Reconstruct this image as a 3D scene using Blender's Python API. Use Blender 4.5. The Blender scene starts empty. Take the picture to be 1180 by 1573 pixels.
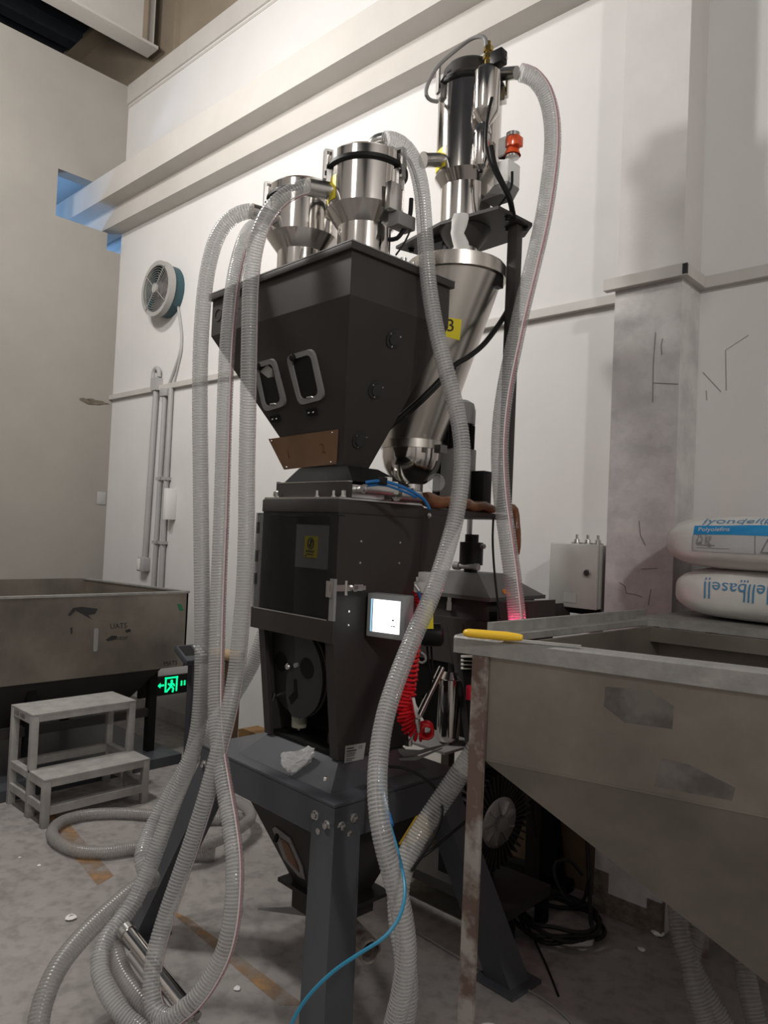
import bpy, bmesh, math, random
from mathutils import Vector, Matrix, noise as mnoise
random.seed(7)
SC = bpy.context.scene
COL = SC.collection
PI = math.pi

# ------------------------------------------------------------------ camera
YAW, PITCH, ROLL, FOC = math.radians(43.168), math.radians(1.643), math.radians(-2.556), 1136.0
CAM = Vector((0, 0, 1.5))
FW = Vector((-math.sin(YAW) * math.cos(PITCH), math.cos(YAW) * math.cos(PITCH), math.sin(PITCH)))
_r = Vector((math.cos(YAW), math.sin(YAW), 0)); _u = _r.cross(FW)
RT = math.cos(ROLL) * _r - math.sin(ROLL) * _u
UP = math.cos(ROLL) * _u + math.sin(ROLL) * _r
cd = bpy.data.cameras.new('camera'); cam = bpy.data.objects.new('camera', cd); COL.objects.link(cam)
cd.sensor_fit = 'VERTICAL'; cd.sensor_height = 36; cd.lens = FOC / 1573 * 36; cd.clip_start = 0.05
m3 = Matrix((RT, UP, -FW)).transposed()
cam.matrix_world = Matrix.Translation(CAM) @ m3.to_4x4()
SC.camera = cam

# ------------------------------------------------------------------ world, lamps, exposure
W = bpy.data.worlds.new('world'); SC.world = W; W.use_nodes = True
W.node_tree.nodes['Background'].inputs[0].default_value = (0.9, 0.93, 1.0, 1)
W.node_tree.nodes['Background'].inputs[1].default_value = 0.10
SC.view_settings.view_transform = 'Standard'; SC.view_settings.look = 'None'
SC.view_settings.gamma = 1; SC.view_settings.use_curve_mapping = False
SC.view_settings.exposure = -0.08
try: SC.cycles.transparent_max_bounces = 32
except Exception: pass

def lamp(name, loc, target, power, size, col, kind='AREA', shape='DISK'):
    l = bpy.data.lights.new(name, kind); l.energy = power; l.color = col
    if kind == 'AREA': l.shape = shape; l.size = size
    else: l.shadow_soft_size = size
    o = bpy.data.objects.new(name, l); COL.objects.link(o); o.location = loc
    d = Vector(target) - Vector(loc); o.rotation_euler = d.to_track_quat('-Z', 'Y').to_euler()
    return o
lamp('hall_lamp_left', (-3.25, 0.9, 3.75), (-3.6, 2.0, 1.4), 150, 0.11, (1.0, 0.965, 0.93), 'POINT')
lamp('hall_lamp_right', (2.3, -0.4, 3.9), (-2.0, 2.8, 2.2), 235, 0.13, (1.0, 0.965, 0.93), 'POINT')
lamp('fill_light_front', (-1.2, -2.2, 4.6), (-2.6, 2.8, 2.4), 50, 0.4, (1.0, 0.965, 0.93), 'POINT')  # added fill light without a real source, lifts the front faces
lamp('fill_light_far_left', (-4.0, 0.7, 4.5), (-5, 3, 2), 190, 0.15, (1.0, 0.97, 0.94), 'POINT')  # added light, no known source; brightens the lower left of the back wall
lamp('blue_room_lamp', (-7.6, 1.8, 3.2), (-7.8, 2.6, 4.6), 45, 0.5, (0.28, 0.55, 1.0))

# ------------------------------------------------------------------ picture-measuring helpers (real depths in metres)
def ray(x, y): return FW + RT * ((x - 590) / FOC) - UP * ((y - 786.5) / FOC)
def at(x, y, t): return CAM + ray(x, y) * t
def atz(x, y, z): d = ray(x, y); return CAM + d * ((z - CAM.z) / d.z)
def aty(x, y, Y): d = ray(x, y); return CAM + d * (Y / d.y)
def atp(x, y, P, n): d = ray(x, y); return CAM + d * ((P - CAM).dot(n) / d.dot(n))
# machine frame: x along its front, y into depth, z up
MY = math.radians(-2.95); P0 = Vector((-1.675, 1.605, 0))
MF = Matrix.Translation(P0) @ Matrix.Rotation(MY, 4, 'Z')
MFI = MF.inverted()
MX = MF.to_3x3() @ Vector((1, 0, 0)); MYV = MF.to_3x3() @ Vector((0, 1, 0))
def L(x, y, z): return MF @ Vector((x, y, z))
def lpx(x, y, v): return MFI @ atp(x, y, L(v, 0, 0), MX)      # pixel on machine plane x = v
def lpy(x, y, v): return MFI @ atp(x, y, L(0, v, 0), MYV)
def lpz(x, y, z): return MFI @ atz(x, y, z)

# ------------------------------------------------------------------ materials
def mat(name, col, rough=0.5, metal=0.0, var=0.0, scale=6.0, bump=0.0, bscale=40.0, alpha=1.0, emit=0.0,
        ecol=None, col2=None, stretch=None, trans=0.0, spec=0.5, rvar=0.0, coat=0.0, lo=0.35, hi=0.7, ior=1.45):
    m = bpy.data.materials.new(name); m.use_nodes = True
    nt = m.node_tree; b = nt.nodes['Principled BSDF']
    b.inputs['Base Color'].default_value = (*col, 1); b.inputs['Roughness'].default_value = rough
    b.inputs['Metallic'].default_value = metal; b.inputs['Alpha'].default_value = alpha
    b.inputs['Transmission Weight'].default_value = trans; b.inputs['Specular IOR Level'].default_value = spec
    b.inputs['Coat Weight'].default_value = coat; b.inputs['IOR'].default_value = ior
    if emit: b.inputs['Emission Color'].default_value = (*(ecol or col), 1); b.inputs['Emission Strength'].default_value = emit
    if var or bump or rvar:
        tc = nt.nodes.new('ShaderNodeTexCoord'); mp = nt.nodes.new('ShaderNodeMapping')
        nt.links.new(tc.outputs['Object'], mp.inputs[0])
        if stretch: mp.inputs['Scale'].default_value = stretch
        if var or rvar:
            n = nt.nodes.new('ShaderNodeTexNoise'); n.inputs['Scale'].default_value = scale
            n.inputs['Detail'].default_value = 7; n.inputs['Roughness'].default_value = 0.62
            nt.links.new(mp.outputs[0], n.inputs['Vector'])
            r = nt.nodes.new('ShaderNodeValToRGB'); e = r.color_ramp.elements
            e[0].position = lo; e[1].position = hi
            c2 = col2 or tuple(c * (1 - var) for c in col)
            e[0].color = (*c2, 1); e[1].color = (*col, 1)
            nt.links.new(n.outputs['Fac'], r.inputs[0])
            if var: nt.links.new(r.outputs[0], b.inputs['Base Color'])
            if rvar:
                mr = nt.nodes.new('ShaderNodeMapRange'); mr.inputs['To Min'].default_value = rough - rvar; mr.inputs['To Max'].default_value = rough + rvar
                nt.links.new(n.outputs['Fac'], mr.inputs[0]); nt.links.new(mr.outputs[0], b.inputs['Roughness'])
        if bump:
            n2 = nt.nodes.new('ShaderNodeTexNoise'); n2.inputs['Scale'].default_value = bscale; n2.inputs['Detail'].default_value = 5
            nt.links.new(mp.outputs[0], n2.inputs['Vector'])
            bp = nt.nodes.new('ShaderNodeBump'); bp.inputs['Strength'].default_value = bump; bp.inputs['Distance'].default_value = 0.01
            nt.links.new(n2.outputs['Fac'], bp.inputs['Height']); nt.links.new(bp.outputs[0], b.inputs['Normal'])
    return m

M = {}
M['wall'] = mat('painted_plaster', (0.66, 0.645, 0.63), 0.8, var=0.06, scale=1.6, bump=0.12, bscale=9)
M['wall_dirty'] = mat('scuffed_plaster', (0.56, 0.54, 0.53), 0.85, var=0.22, scale=7, bump=0.5, bscale=14, lo=0.38, hi=0.60)
M['wall_up'] = mat('rough_plaster', (0.60, 0.575, 0.56), 0.85, var=0.08, scale=4, bump=0.5, bscale=10)
M['pencil'] = mat('grey_scuff', (0.20, 0.19, 0.185), 0.9)
M['emblem'] = mat('faint_brown_print', (0.055, 0.040, 0.038), 0.5, spec=0.2)
M['residue'] = mat('adhesive_residue', (0.07, 0.062, 0.055), 0.7, var=0.4, scale=10, col2=(0.13, 0.118, 0.105), lo=0.45, hi=0.62)
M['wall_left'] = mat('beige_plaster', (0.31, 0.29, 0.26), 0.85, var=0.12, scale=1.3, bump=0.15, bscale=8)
M['beam'] = mat('cream_beam_paint', (0.50, 0.475, 0.44), 0.7, var=0.08, scale=3, bump=0.15, bscale=12)
M['beam_brown'] = mat('brown_beige_steel', (0.30, 0.245, 0.18), 0.7, var=0.15, scale=3)
M['roof'] = mat('dark_roof_sheet', (0.035, 0.04, 0.05), 0.6, var=0.3)
M['trim'] = mat('conduit_trunking', (0.52, 0.50, 0.47), 0.6, var=0.1)
M['pvc'] = mat('grey_pvc', (0.38, 0.37, 0.36), 0.5, var=0.05)
M['paint'] = mat('charcoal_powder_coat', (0.041, 0.037, 0.035), 0.5, bump=0.05, bscale=400, var=0.08, spec=0.25)
M['paint_in'] = mat('dark_inner_paint', (0.010, 0.010, 0.010), 0.7, spec=0.15)
M['disc'] = mat('dark_disc_plastic', (0.028, 0.028, 0.028), 0.5)
M['stand'] = mat('blue_grey_paint', (0.062, 0.066, 0.075), 0.4, bump=0.04, bscale=400, var=0.1)
M['black'] = mat('black_rubber', (0.010, 0.010, 0.010), 0.5, spec=0.25)
M['blackgloss'] = mat('black_plastic', (0.011, 0.011, 0.011), 0.4, spec=0.25)
M['lidgrey'] = mat('dark_grey_lid_paint', (0.075, 0.072, 0.07), 0.5)
M['chrome'] = mat('polished_stainless', (0.64, 0.61, 0.58), 0.12, 1.0, rvar=0.04, scale=3)
M['brush'] = mat('brushed_stainless', (0.56, 0.53, 0.49), 0.27, 1.0)
M['zinc'] = mat('zinc_steel', (0.62, 0.61, 0.59), 0.25, 1.0)
M['alu'] = mat('aluminium', (0.55, 0.54, 0.53), 0.4, 1.0)
M['tank'] = mat('worn_stainless_sheet', (0.30, 0.27, 0.235), 0.42, 0.75, var=0.35, scale=3.2, bump=0.06, bscale=20, rvar=0.1)
M['tankrim'] = mat('dusty_stainless_rim', (0.40, 0.39, 0.37), 0.5, 0.6, var=0.3, scale=14, bump=0.15, bscale=40)
M['rust'] = mat('stained_steel_leg', (0.36, 0.33, 0.30), 0.55, 0.4, var=0.5, scale=9, col2=(0.15, 0.10, 0.085), lo=0.42, hi=0.55)
M['stool'] = mat('dusty_grey_paint', (0.36, 0.345, 0.325), 0.7, var=0.3, scale=12, bump=0.1)
def hose_mat(name, c_gap, c_rib, a_gap, a_rib, rough):
    m = mat(name, c_gap, rough, spec=0.75); nt = m.node_tree; b = nt.nodes['Principled BSDF']
    at_ = nt.nodes.new('ShaderNodeAttribute'); at_.attribute_name = 'rib'
    mr = nt.nodes.new('ShaderNodeMapRange'); mr.inputs['From Min'].default_value = .35; mr.inputs['From Max'].default_value = .85
    mr.inputs['To Min'].default_value = a_gap; mr.inputs['To Max'].default_value = a_rib
    mx = nt.nodes.new('ShaderNodeMix'); mx.data_type = 'RGBA'; mx.inputs[6].default_value = (*c_gap, 1); mx.inputs[7].default_value = (*c_rib, 1)
    nt.links.new(at_.outputs['Fac'], mr.inputs[0]); nt.links.new(mr.outputs[0], b.inputs['Alpha'])
    nt.links.new(at_.outputs['Fac'], mx.inputs[0]); nt.links.new(mx.outputs[2], b.inputs['Base Color']); return m
M['hose'] = hose_mat('clear_pvc_hose', (0.36, 0.36, 0.35), (0.46, 0.46, 0.45), .42, .70, .10)
M['hose_old'] = hose_mat('cloudy_pvc_hose', (0.27, 0.255, 0.24), (0.31, 0.295, 0.28), .55, .70, .25)
M['stripe'] = mat('red_hose_stripe', (0.45, 0.20, 0.22), 0.4)
M['stripe_w'] = mat('pale_hose_stripe', (0.70, 0.62, 0.62), 0.35)
M['yellow'] = mat('yellow_label', (0.80, 0.66, 0.03), 0.35)
M['ink'] = mat('black_ink', (0.02, 0.02, 0.02), 0.6)
M['white'] = mat('white_plastic', (0.72, 0.71, 0.69), 0.4)
M['paper'] = mat('white_sheet', (0.30, 0.30, 0.30), 0.6)
M['plate'] = mat('grey_nameplate', (0.42, 0.42, 0.41), 0.4, 0.2)
M['copper'] = mat('brown_film_plate', (0.19, 0.105, 0.055), 0.45, var=0.12)
M['brownfilm'] = mat('brown_wrap_film', (0.20, 0.085, 0.035), 0.35, var=0.5, scale=14, bump=0.3, bscale=40)
M['clear'] = mat('clear_acrylic', (0.75, 0.75, 0.74), 0.08, alpha=0.16)
M['cleargrey'] = mat('smoked_acrylic', (0.02, 0.02, 0.02), 0.12, alpha=0.42, spec=0.35)
M['gasket'] = mat('grey_gasket', (0.22, 0.215, 0.21), 0.45)
M['red'] = mat('red_polyurethane', (0.62, 0.012, 0.02), 0.2)
M['redpl'] = mat('red_plastic', (0.55, 0.02, 0.05), 0.3)
M['orange'] = mat('orange_plastic', (0.75, 0.22, 0.02), 0.3)
M['orangered'] = mat('orange_red_film', (0.72, 0.10, 0.03), 0.25)
M['blue'] = mat('blue_tube', (0.015, 0.13, 0.36), 0.25)
M['cyan'] = mat('light_blue_tube', (0.03, 0.22, 0.36), 0.25)
M['brass'] = mat('brass', (0.65, 0.48, 0.16), 0.2, 1.0)
M['knife'] = mat('yellow_handle', (0.80, 0.50, 0.03), 0.35)
M['bezel'] = mat('grey_bezel', (0.28, 0.285, 0.29), 0.4)
M['screen'] = mat('lit_screen', (0.9, 0.95, 1.0), 0.3, emit=1.6, ecol=(0.92, 0.97, 1.0))
M['screen_b'] = mat('lit_screen_blue', (0.4, 0.7, 0.9), 0.3, emit=0.7, ecol=(0.35, 0.65, 0.85))
M['exit_g'] = mat('lit_green', (0.02, 0.9, 0.35), 0.4, emit=1.6, ecol=(0.0, 0.95, 0.30))
M['box'] = mat('light_grey_enclosure', (0.40, 0.395, 0.37), 0.45, var=0.05)
M['bag'] = mat('white_polythene_sack', (0.68, 0.67, 0.64), 0.35, bump=0.25, bscale=22, var=0.06)
M['bag_blue'] = mat('sack_blue_band', (0.02, 0.26, 0.56), 0.4)
M['bag_ink'] = mat('sack_blue_ink', (0.08, 0.25, 0.42), 0.5)
M['bag_grey'] = mat('sack_grey_ink', (0.25, 0.26, 0.27), 0.5)
M['bag_panel'] = mat('sack_pale_panel', (0.50, 0.51, 0.51), 0.4)
M['film'] = mat('crumpled_clear_film', (0.74, 0.74, 0.74), 0.15, alpha=0.55, spec=0.9)
M['cloth'] = mat('white_cloth', (0.75, 0.73, 0.71), 0.85, bump=0.15, bscale=40)
M['tube_tan'] = mat('cardboard', (0.42, 0.30, 0.19), 0.8, var=0.1)
M['wood'] = mat('orange_wood', (0.42, 0.24, 0.09), 0.6, var=0.2)
M['brownboard'] = mat('dark_brown_board', (0.13, 0.085, 0.05), 0.8, var=0.3)
M['olive'] = mat('olive_plastic', (0.22, 0.22, 0.17), 0.5)
M['teal'] = mat('dusty_teal_paint', (0.035, 0.085, 0.10), 0.5, var=0.2)
M['fanguard'] = mat('dusty_guard_wire', (0.24, 0.23, 0.215), 0.7)
M['fanrim'] = mat('dusty_grey_rim', (0.36, 0.35, 0.33), 0.6, var=0.15)
M['fan_in'] = mat('dusty_fan_steel', (0.10, 0.095, 0.09), 0.7)
M['bread'] = mat('exposed_brick_core', (0.20, 0.17, 0.13), 0.95, var=0.5, scale=30, bump=0.8, bscale=40)
M['greenpaint'] = mat('green_paint', (0.01, 0.16, 0.08), 0.5)
M['yellowbox'] = mat('yellow_steel', (0.62, 0.42, 0.02), 0.5, var=0.1)
M['glow_red'] = mat('red_pilot_lamp', (1, 0.05, 0.15), 0.3, emit=6.0, ecol=(1, 0.03, 0.12))

def floor_mat():
    m = bpy.data.materials.new('worn_concrete'); m.use_nodes = True; nt = m.node_tree; b = nt.nodes['Principled BSDF']
    N = lambda t: nt.nodes.new(t); K = nt.links.new
    tc = N('ShaderNodeTexCoord')
    n1 = N('ShaderNodeTexNoise'); n1.inputs['Scale'].default_value = 1.7; n1.inputs['Detail'].default_value = 8; n1.inputs['Roughness'].default_value = .65
    n2 = N('ShaderNodeTexNoise'); n2.inputs['Scale'].default_value = 22; n2.inputs['Detail'].default_value = 6
    K(tc.outputs['Object'], n1.inputs['Vector']); K(tc.outputs['Object'], n2.inputs['Vector'])
    r1 = N('ShaderNodeValToRGB'); e = r1.color_ramp.elements
    e[0].position = .3; e[0].color = (.225, .205, .195, 1); e[1].position = .7; e[1].color = (.335, .31, .295, 1)
    K(n1.outputs['Fac'], r1.inputs[0])
    r2 = N('ShaderNodeValToRGB'); e = r2.color_ramp.elements
    e[0].position = .33; e[0].color = (.74, .74, .74, 1); e[1].position = .55; e[1].color = (1, 1, 1, 1)
    K(n2.outputs['Fac'], r2.inputs[0])
    mx = N('ShaderNodeMix'); mx.data_type = 'RGBA'; mx.blend_type = 'MULTIPLY'; mx.inputs[0].default_value = 1
    K(r1.outputs[0], mx.inputs[6]); K(r2.outputs[0], mx.inputs[7])
    K(mx.outputs[2], b.inputs['Base Color']); b.inputs['Roughness'].default_value = .75
    bp = N('ShaderNodeBump'); bp.inputs['Strength'].default_value = .35; bp.inputs['Distance'].default_value = .01
    K(n2.outputs['Fac'], bp.inputs['Height']); K(bp.outputs[0], b.inputs['Normal'])
    return m
M['floor'] = floor_mat()
def stripe_mat():
    m = mat('faded_floor_paint', (0.33, 0.19, 0.085), 0.75, var=0.3, scale=7, lo=0.40, hi=0.62); nt = m.node_tree
    r = nt.nodes.new('ShaderNodeValToRGB'); r.color_ramp.elements[0].position = .34; r.color_ramp.elements[1].position = .72
    nt.links.new(nt.nodes['Noise Texture'].outputs['Fac'], r.inputs[0]); nt.links.new(r.outputs[0], nt.nodes['Principled BSDF'].inputs['Alpha'])
    return m
M['floorpaint'] = stripe_mat()

# ------------------------------------------------------------------ mesh builder
class MB:
    def __init__(s, X=None): s.v = []; s.f = []; s.X = X
    def add(s, vs, fs):
        o = len(s.v); X = s.X
        s.v += [tuple(X @ Vector(p)) if X else tuple(p) for p in vs]
        s.f += [tuple(i + o for i in f) for f in fs]; return s
    def hexa(s, p): return s.add(p, [(0, 3, 2, 1), (4, 5, 6, 7), (0, 1, 5, 4), (1, 2, 6, 5), (2, 3, 7, 6), (3, 0, 4, 7)])
    def box(s, x0, x1, y0, y1, z0, z1, bev=0.0, R=None):
        if bev:
            bm = bmesh.new(); bmesh.ops.create_cube(bm, size=1)
            bmesh.ops.scale(bm, vec=(x1 - x0, y1 - y0, z1 - z0), verts=bm.verts)
            bmesh.ops.bevel(bm, geom=bm.edges[:], offset=bev, segments=2, affect='EDGES', profile=.5)
            c = Vector(((x0 + x1) / 2, (y0 + y1) / 2, (z0 + z1) / 2)); bm.verts.index_update()
            vs = [(R @ (v.co + c) if R else v.co + c) for v in bm.verts]; fs = [[v.index for v in f.verts] for f in bm.faces]
            bm.free(); return s.add(vs, fs)
        p = [Vector(q) for q in ((x0, y0, z0), (x1, y0, z0), (x1, y1, z0), (x0, y1, z0), (x0, y0, z1), (x1, y0, z1), (x1, y1, z1), (x0, y1, z1))]
        if R: p = [R @ q for q in p]
        return s.hexa(p)
    def frus(s, a, za, b, zb):   # rects (x0,x1,y0,y1)
        return s.hexa([(a[0], a[2], za), (a[1], a[2], za), (a[1], a[3], za), (a[0], a[3], za), (b[0], b[2], zb), (b[1], b[2], zb), (b[1], b[3], zb), (b[0], b[3], zb)])
    def prism(s, poly, vec):
        n = len(poly); vec = Vector(vec); a = [Vector(p) for p in poly]; b = [p + vec for p in a]
        return s.add(a + b, [tuple(range(n))[::-1], tuple(range(n, 2 * n))] + [(i, (i + 1) % n, n + (i + 1) % n, n + i) for i in range(n)])
    def loft(s, rings, caps=True, close=False):
        n = len(rings[0]); vs = [p for r in rings for p in r]; fs = []
        R = len(rings)
        for k in range(R if close else R - 1):
            k2 = (k + 1) % R
            for i in range(n): fs.append((k * n + i, k * n + (i + 1) % n, k2 * n + (i + 1) % n, k2 * n + i))
        if caps and not close: fs += [tuple(range(n))[::-1], tuple(range((R - 1) * n, R * n))]
        return s.add(vs, fs)
    def lathe(s, o, axis, prof, n=32, caps=True):
        o = Vector(o); a = Vector(axis).normalized(); q = Vector((1, 0, 0)) if abs(a.x) < .9 else Vector((0, 1, 0))
        u = a.cross(q).normalized(); w = a.cross(u)
        return s.loft([[o + a * h + (u * math.cos(2 * PI * i / n) + w * math.sin(2 * PI * i / n)) * r for i in range(n)] for r, h in prof], caps)
    def cyl(s, p0, p1, r0, r1=None, n=20):
        p0 = Vector(p0); p1 = Vector(p1); d = p1 - p0
        return s.lathe(p0, d, [(r0, 0), (r1 if r1 is not None else r0, d.length)], n)
    def hexbolt(s, p, axis, r=.011, h=.009):
        p = Vector(p); a = Vector(axis).normalized()
        s.lathe(p, a, [(r * 1.35, 0), (r * 1.35, h * .25)], 14); s.lathe(p + a * h * .25, a, [(r, 0), (r, h), (r * .7, h * 1.15)], 6)
        return s
    def tube(s, pts, r, n=10, closed=False, caps=True, rf=None):
        P = [Vector(p) for p in pts]; N = len(P); rings = []; up = None
        for k in range(N):
            if closed: d = P[(k + 1) % N] - P[k - 1]
            else: d = P[min(k + 1, N - 1)] - P[max(k - 1, 0)]
            d.normalize()
            if up is None:
                q = Vector((0, 0, 1)) if abs(d.z) < .9 else Vector((1, 0, 0)); up = (q - d * q.dot(d)).normalized()
            else: up = (up - d * up.dot(d)).normalized()
            w = d.cross(up)
            rings.append([P[k] + (up * math.cos(2 * PI * i / n) + w * math.sin(2 * PI * i / n)) * (rf(k, i / n) if rf else r) for i in range(n)])
        return s.loft(rings, caps, closed)
    def ball(s, c, r, n=14, sz=1.0):
        m = n // 2
        return s.lathe(Vector(c) - Vector((0, 0, r * sz)), (0, 0, 1), [(max(r * math.sin(PI * k / m), 1e-4), r * sz * (1 - math.cos(PI * k / m))) for k in range(m + 1)], n)

POS = {}
def setp(o, label=None, cat=None, group=None, kind=None):
    if label: o['label'] = label
    if cat: o['category'] = cat
    if group: o['group'] = group
    if kind: o['kind'] = kind
    return o
def obj(name, mb, material, parent=None, smooth=40, **kw):
    V = [Vector(p) for p in mb.v]
    if parent is None:
        xs = [p.x for p in V]; ys = [p.y for p in V]; zs = [p.z for p in V]
        org = Vector(((min(xs) + max(xs)) / 2, (min(ys) + max(ys)) / 2, min(zs)))
    else: org = POS[parent]
    me = bpy.data.meshes.new(name); me.from_pydata([tuple(p - org) for p in V], [], mb.f)
    bm = bmesh.new(); bm.from_mesh(me); bmesh.ops.recalc_face_normals(bm, faces=bm.faces); bm.to_mesh(me); bm.free()
    if smooth:
        me.shade_smooth(); me.set_sharp_from_angle(angle=math.radians(smooth))
    me.materials.append(M[material] if isinstance(material, str) else material)
    o = bpy.data.objects.new(name, me); COL.objects.link(o)
    if parent is None: o.location = org
    else: o.parent = parent
    POS[o] = org
    return setp(o, **kw)
def root(name, loc, label, cat, group=None):
    o = bpy.data.objects.new(name, None); COL.objects.link(o); o.empty_display_size = .1
    o.location = loc; POS[o] = Vector(loc); return setp(o, label, cat, group)
def struct(name, mb, material, parent=None, **kw):
    return obj(name, mb, material, parent, **({'kind': 'structure'} if parent is None else {}), **kw)
def spline(ctrl, step=0.02):
    P = [Vector(c) for c in ctrl]; out = []
    for i in range(len(P) - 1):
        p0 = P[i - 1] if i else P[0] * 2 - P[1]; p1 = P[i]; p2 = P[i + 1]; p3 = P[i + 2] if i + 2 < len(P) else P[-1] * 2 - P[-2]
        n = max(2, int((p2 - p1).length / step))
        for k in range(n):
            t = k / n
            out.append(.5 * ((2 * p1) + (p2 - p0) * t + (2 * p0 - 5 * p1 + 4 * p2 - p3) * t * t + (3 * p1 - p0 - 3 * p2 + p3) * t ** 3))
    out.append(P[-1]); return out
def resample(pts, step):
    d = [0.0]
    for a, b in zip(pts, pts[1:]): d.append(d[-1] + (b - a).length)
    n = max(2, int(d[-1] / step)); out = []; j = 0
    for k in range(n + 1):
        s = d[-1] * k / n
        while j < len(d) - 2 and d[j + 1] < s: j += 1
        t = (s - d[j]) / max(1e-9, d[j + 1] - d[j]); out.append(pts[j].lerp(pts[j + 1], t))
    return out
def text_mb(s, size, fn, depth=0.0, align='LEFT', sub=0.0):
    c = bpy.data.curves.new('txt', 'FONT'); c.body = s; c.size = size; c.align_x = align; c.align_y = 'CENTER'
    c.resolution_u = 3; c.fill_mode = 'FRONT'
    o = bpy.data.objects.new('txt', c); COL.objects.link(o)
    me = bpy.data.meshes.new_from_object(o.evaluated_get(bpy.context.evaluated_depsgraph_get()))
    bm = bmesh.new(); bm.from_mesh(me)
    if sub:
        for ax in (0, 1):
            cs = [v.co[ax] for v in bm.verts]; a = min(cs); e = max(cs); k = int((e - a) / sub)
            for i in range(1, k + 1):
                no = [0, 0, 0]; no[ax] = 1; co = [0, 0, 0]; co[ax] = a + i * sub
                bmesh.ops.bisect_plane(bm, geom=bm.verts[:] + bm.edges[:] + bm.faces[:], plane_co=co, plane_no=no)
    bm.verts.index_update()
    mb = MB(); mb.add([fn(v.co.x, v.co.y) for v in bm.verts], [[v.index for v in f.verts] for f in bm.faces]); bm.free()
    bpy.data.objects.remove(o); bpy.data.curves.remove(c); bpy.data.meshes.remove(me)
    return mb
def planefn(o, u, v, n, e=0.0008):
    o = Vector(o); u = Vector(u).normalized(); v = Vector(v).normalized(); n = Vector(n)
    return lambda x, y: o + u * x + v * y + n * e
def copy_tree(o, delta, parent=None):
    c = o.copy(); COL.objects.link(c)
    if parent is None: c.location = o.location + delta; POS[c] = POS[o] + delta
    else: c.parent = parent
    for ch in list(o.children): copy_tree(ch, delta, c)
    return c

# ================================================================== SETTING
XL, YB = -6.2, 3.06
struct('floor', MB().box(-11, 4.2, -5.2, 3.6, -.2, 0), 'floor', smooth=0)
bw_ = struct('wall_back', MB().box(-6.2, 4.2, YB, YB + .12, 0, 5.37), 'wall', smooth=0)
struct('wall_right', MB().box(4.0, 4.2, -5, YB, 0, 6.6), 'wall', smooth=0)
struct('wall_front', MB().box(-6.2, 4.2, -5.2, -5.0, 0, 6.6), 'wall', smooth=0)
# left wall with the beam opening near the corner
w = MB(); X0, X1 = XL - .14, XL
w.box(X0, X1, -5, 2.48, 0, 5.36); w.box(X0, X1, 2.48, YB + .2, 0, 3.86); w.box(X0, X1, 2.48, 2.93, 3.86, 4.005); w.box(X0, X1, 2.48, YB + .2, 4.40, 5.36)
wl = struct('wall_left', w, 'wall_left', smooth=0)
# chipped hole in the left wall
c = MB(); ys = [2.765 + i * .029 for i in range(10)]
rim = [(XL + .006, y, 2.528 + .014 * math.sin(i * .35 + .2) + .004 * math.sin(i * 2.1)) for i, y in enumerate(ys)] + [(XL + .006, y, 2.516 - .024 * math.sin(min(PI, i * .42)) + .004 * math.sin(i * 1.7)) for i, y in reversed(list(enumerate(ys)))]
n = len(rim); cx = [(XL + .002, sum(p[1] for p in rim) / n, 2.515)]
inner = [(XL + .003 + .008 * random.random(), p[1] * .8 + cx[0][1] * .2, p[2] * .55 + 2.52 * .45) for p in rim]
c.add(rim + inner + cx, [(i, (i + 1) % n, n + (i + 1) % n, n + i) for i in range(n)] + [(n + i, n + (i + 1) % n, 2 * n) for i in range(n)])
obj('broken_plaster', c, 'bread', wl, label='rough brown broken patch in the plaster')
# space beyond the left wall
struct('wall_beyond', MB().box(-10.6, -10.4, -5, YB + .3, 0, 6.6), 'wall', smooth=0)
struct('wall_beyond_back', MB().box(-10.6, X0, YB + .2, YB + .4, 0, 5.3), 'wall', smooth=0)
struct('light_cover_beyond', MB().box(-10.4, X0 - .005, -5, YB + .2, 5.25, 5.35), 'wall', smooth=0)  # added unseen cover, stops blue light leaking over the left wall top
# ceiling: dark roof sheets on purlins
ce = struct('ceiling', MB().box(-11, 4.2, -5.2, 3.6, 6.6, 6.7), 'roof', smooth=0)
for i in range(7):
    b = MB(); x = -9.6 + i * .62; b.box(x, x + .07, -5, 3.3, 6.42, 6.6); b.box(x, x + .16, -5, 3.3, 6.40, 6.42); struct('purlin', b, 'roof', ce, smooth=0)
# beams along the back wall
b = MB(); b.box(-9.0, 4.0, 2.915, YB + .02, 4.035, 4.19); struct('trim_1', b, 'beam', smooth=0)
b = MB(); b.box(-9.0, 4.0, 2.775, YB + .02, 4.19, 4.40); struct('trim_2', b, 'beam', smooth=0)
b = MB(); b.box(-6.2, 4.0, YB - .018, YB - .0005, 5.20, 5.37); b.box(-6.2, 4.0, YB - .006, YB - .0005, 5.165, 5.185)
struct('trim_3', b, 'beam', smooth=0)
b = MB(); b.box(-10.3, 4.1, 3.24, 3.26, 5.30, 6.58); b.box(-10.3, 4.1, 3.185, 3.24, 5.30, 5.325); b.box(-10.3, 4.1, 3.10, 3.24, 6.3, 6.33)
for x in (-5.72, -4.2, -2.7, -1.2): b.box(x, x + .02, 3.19, 3.24, 5.325, 6.3)
struct('trim_9', b, 'beam_brown', smooth=0)
g = MB(); g.box(-6.045, -5.86, -5, 3.13, 5.60, 5.625); g.box(-5.96, -5.945, -5, 3.13, 5.625, 6.25); g.box(-6.045, -5.86, -5, 3.13, 6.25, 6.275)
for y in (1.2, 2.2): g.box(-6.03, -5.87, y, y + .015, 5.625, 6.25)
struct('trim_4', g, 'beam', smooth=0)
g = MB(); g.box(-5.944, -5.875, 3.02, 3.03, 5.63, 6.24); struct('trim_10', g, 'beam_brown', smooth=0)
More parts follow.
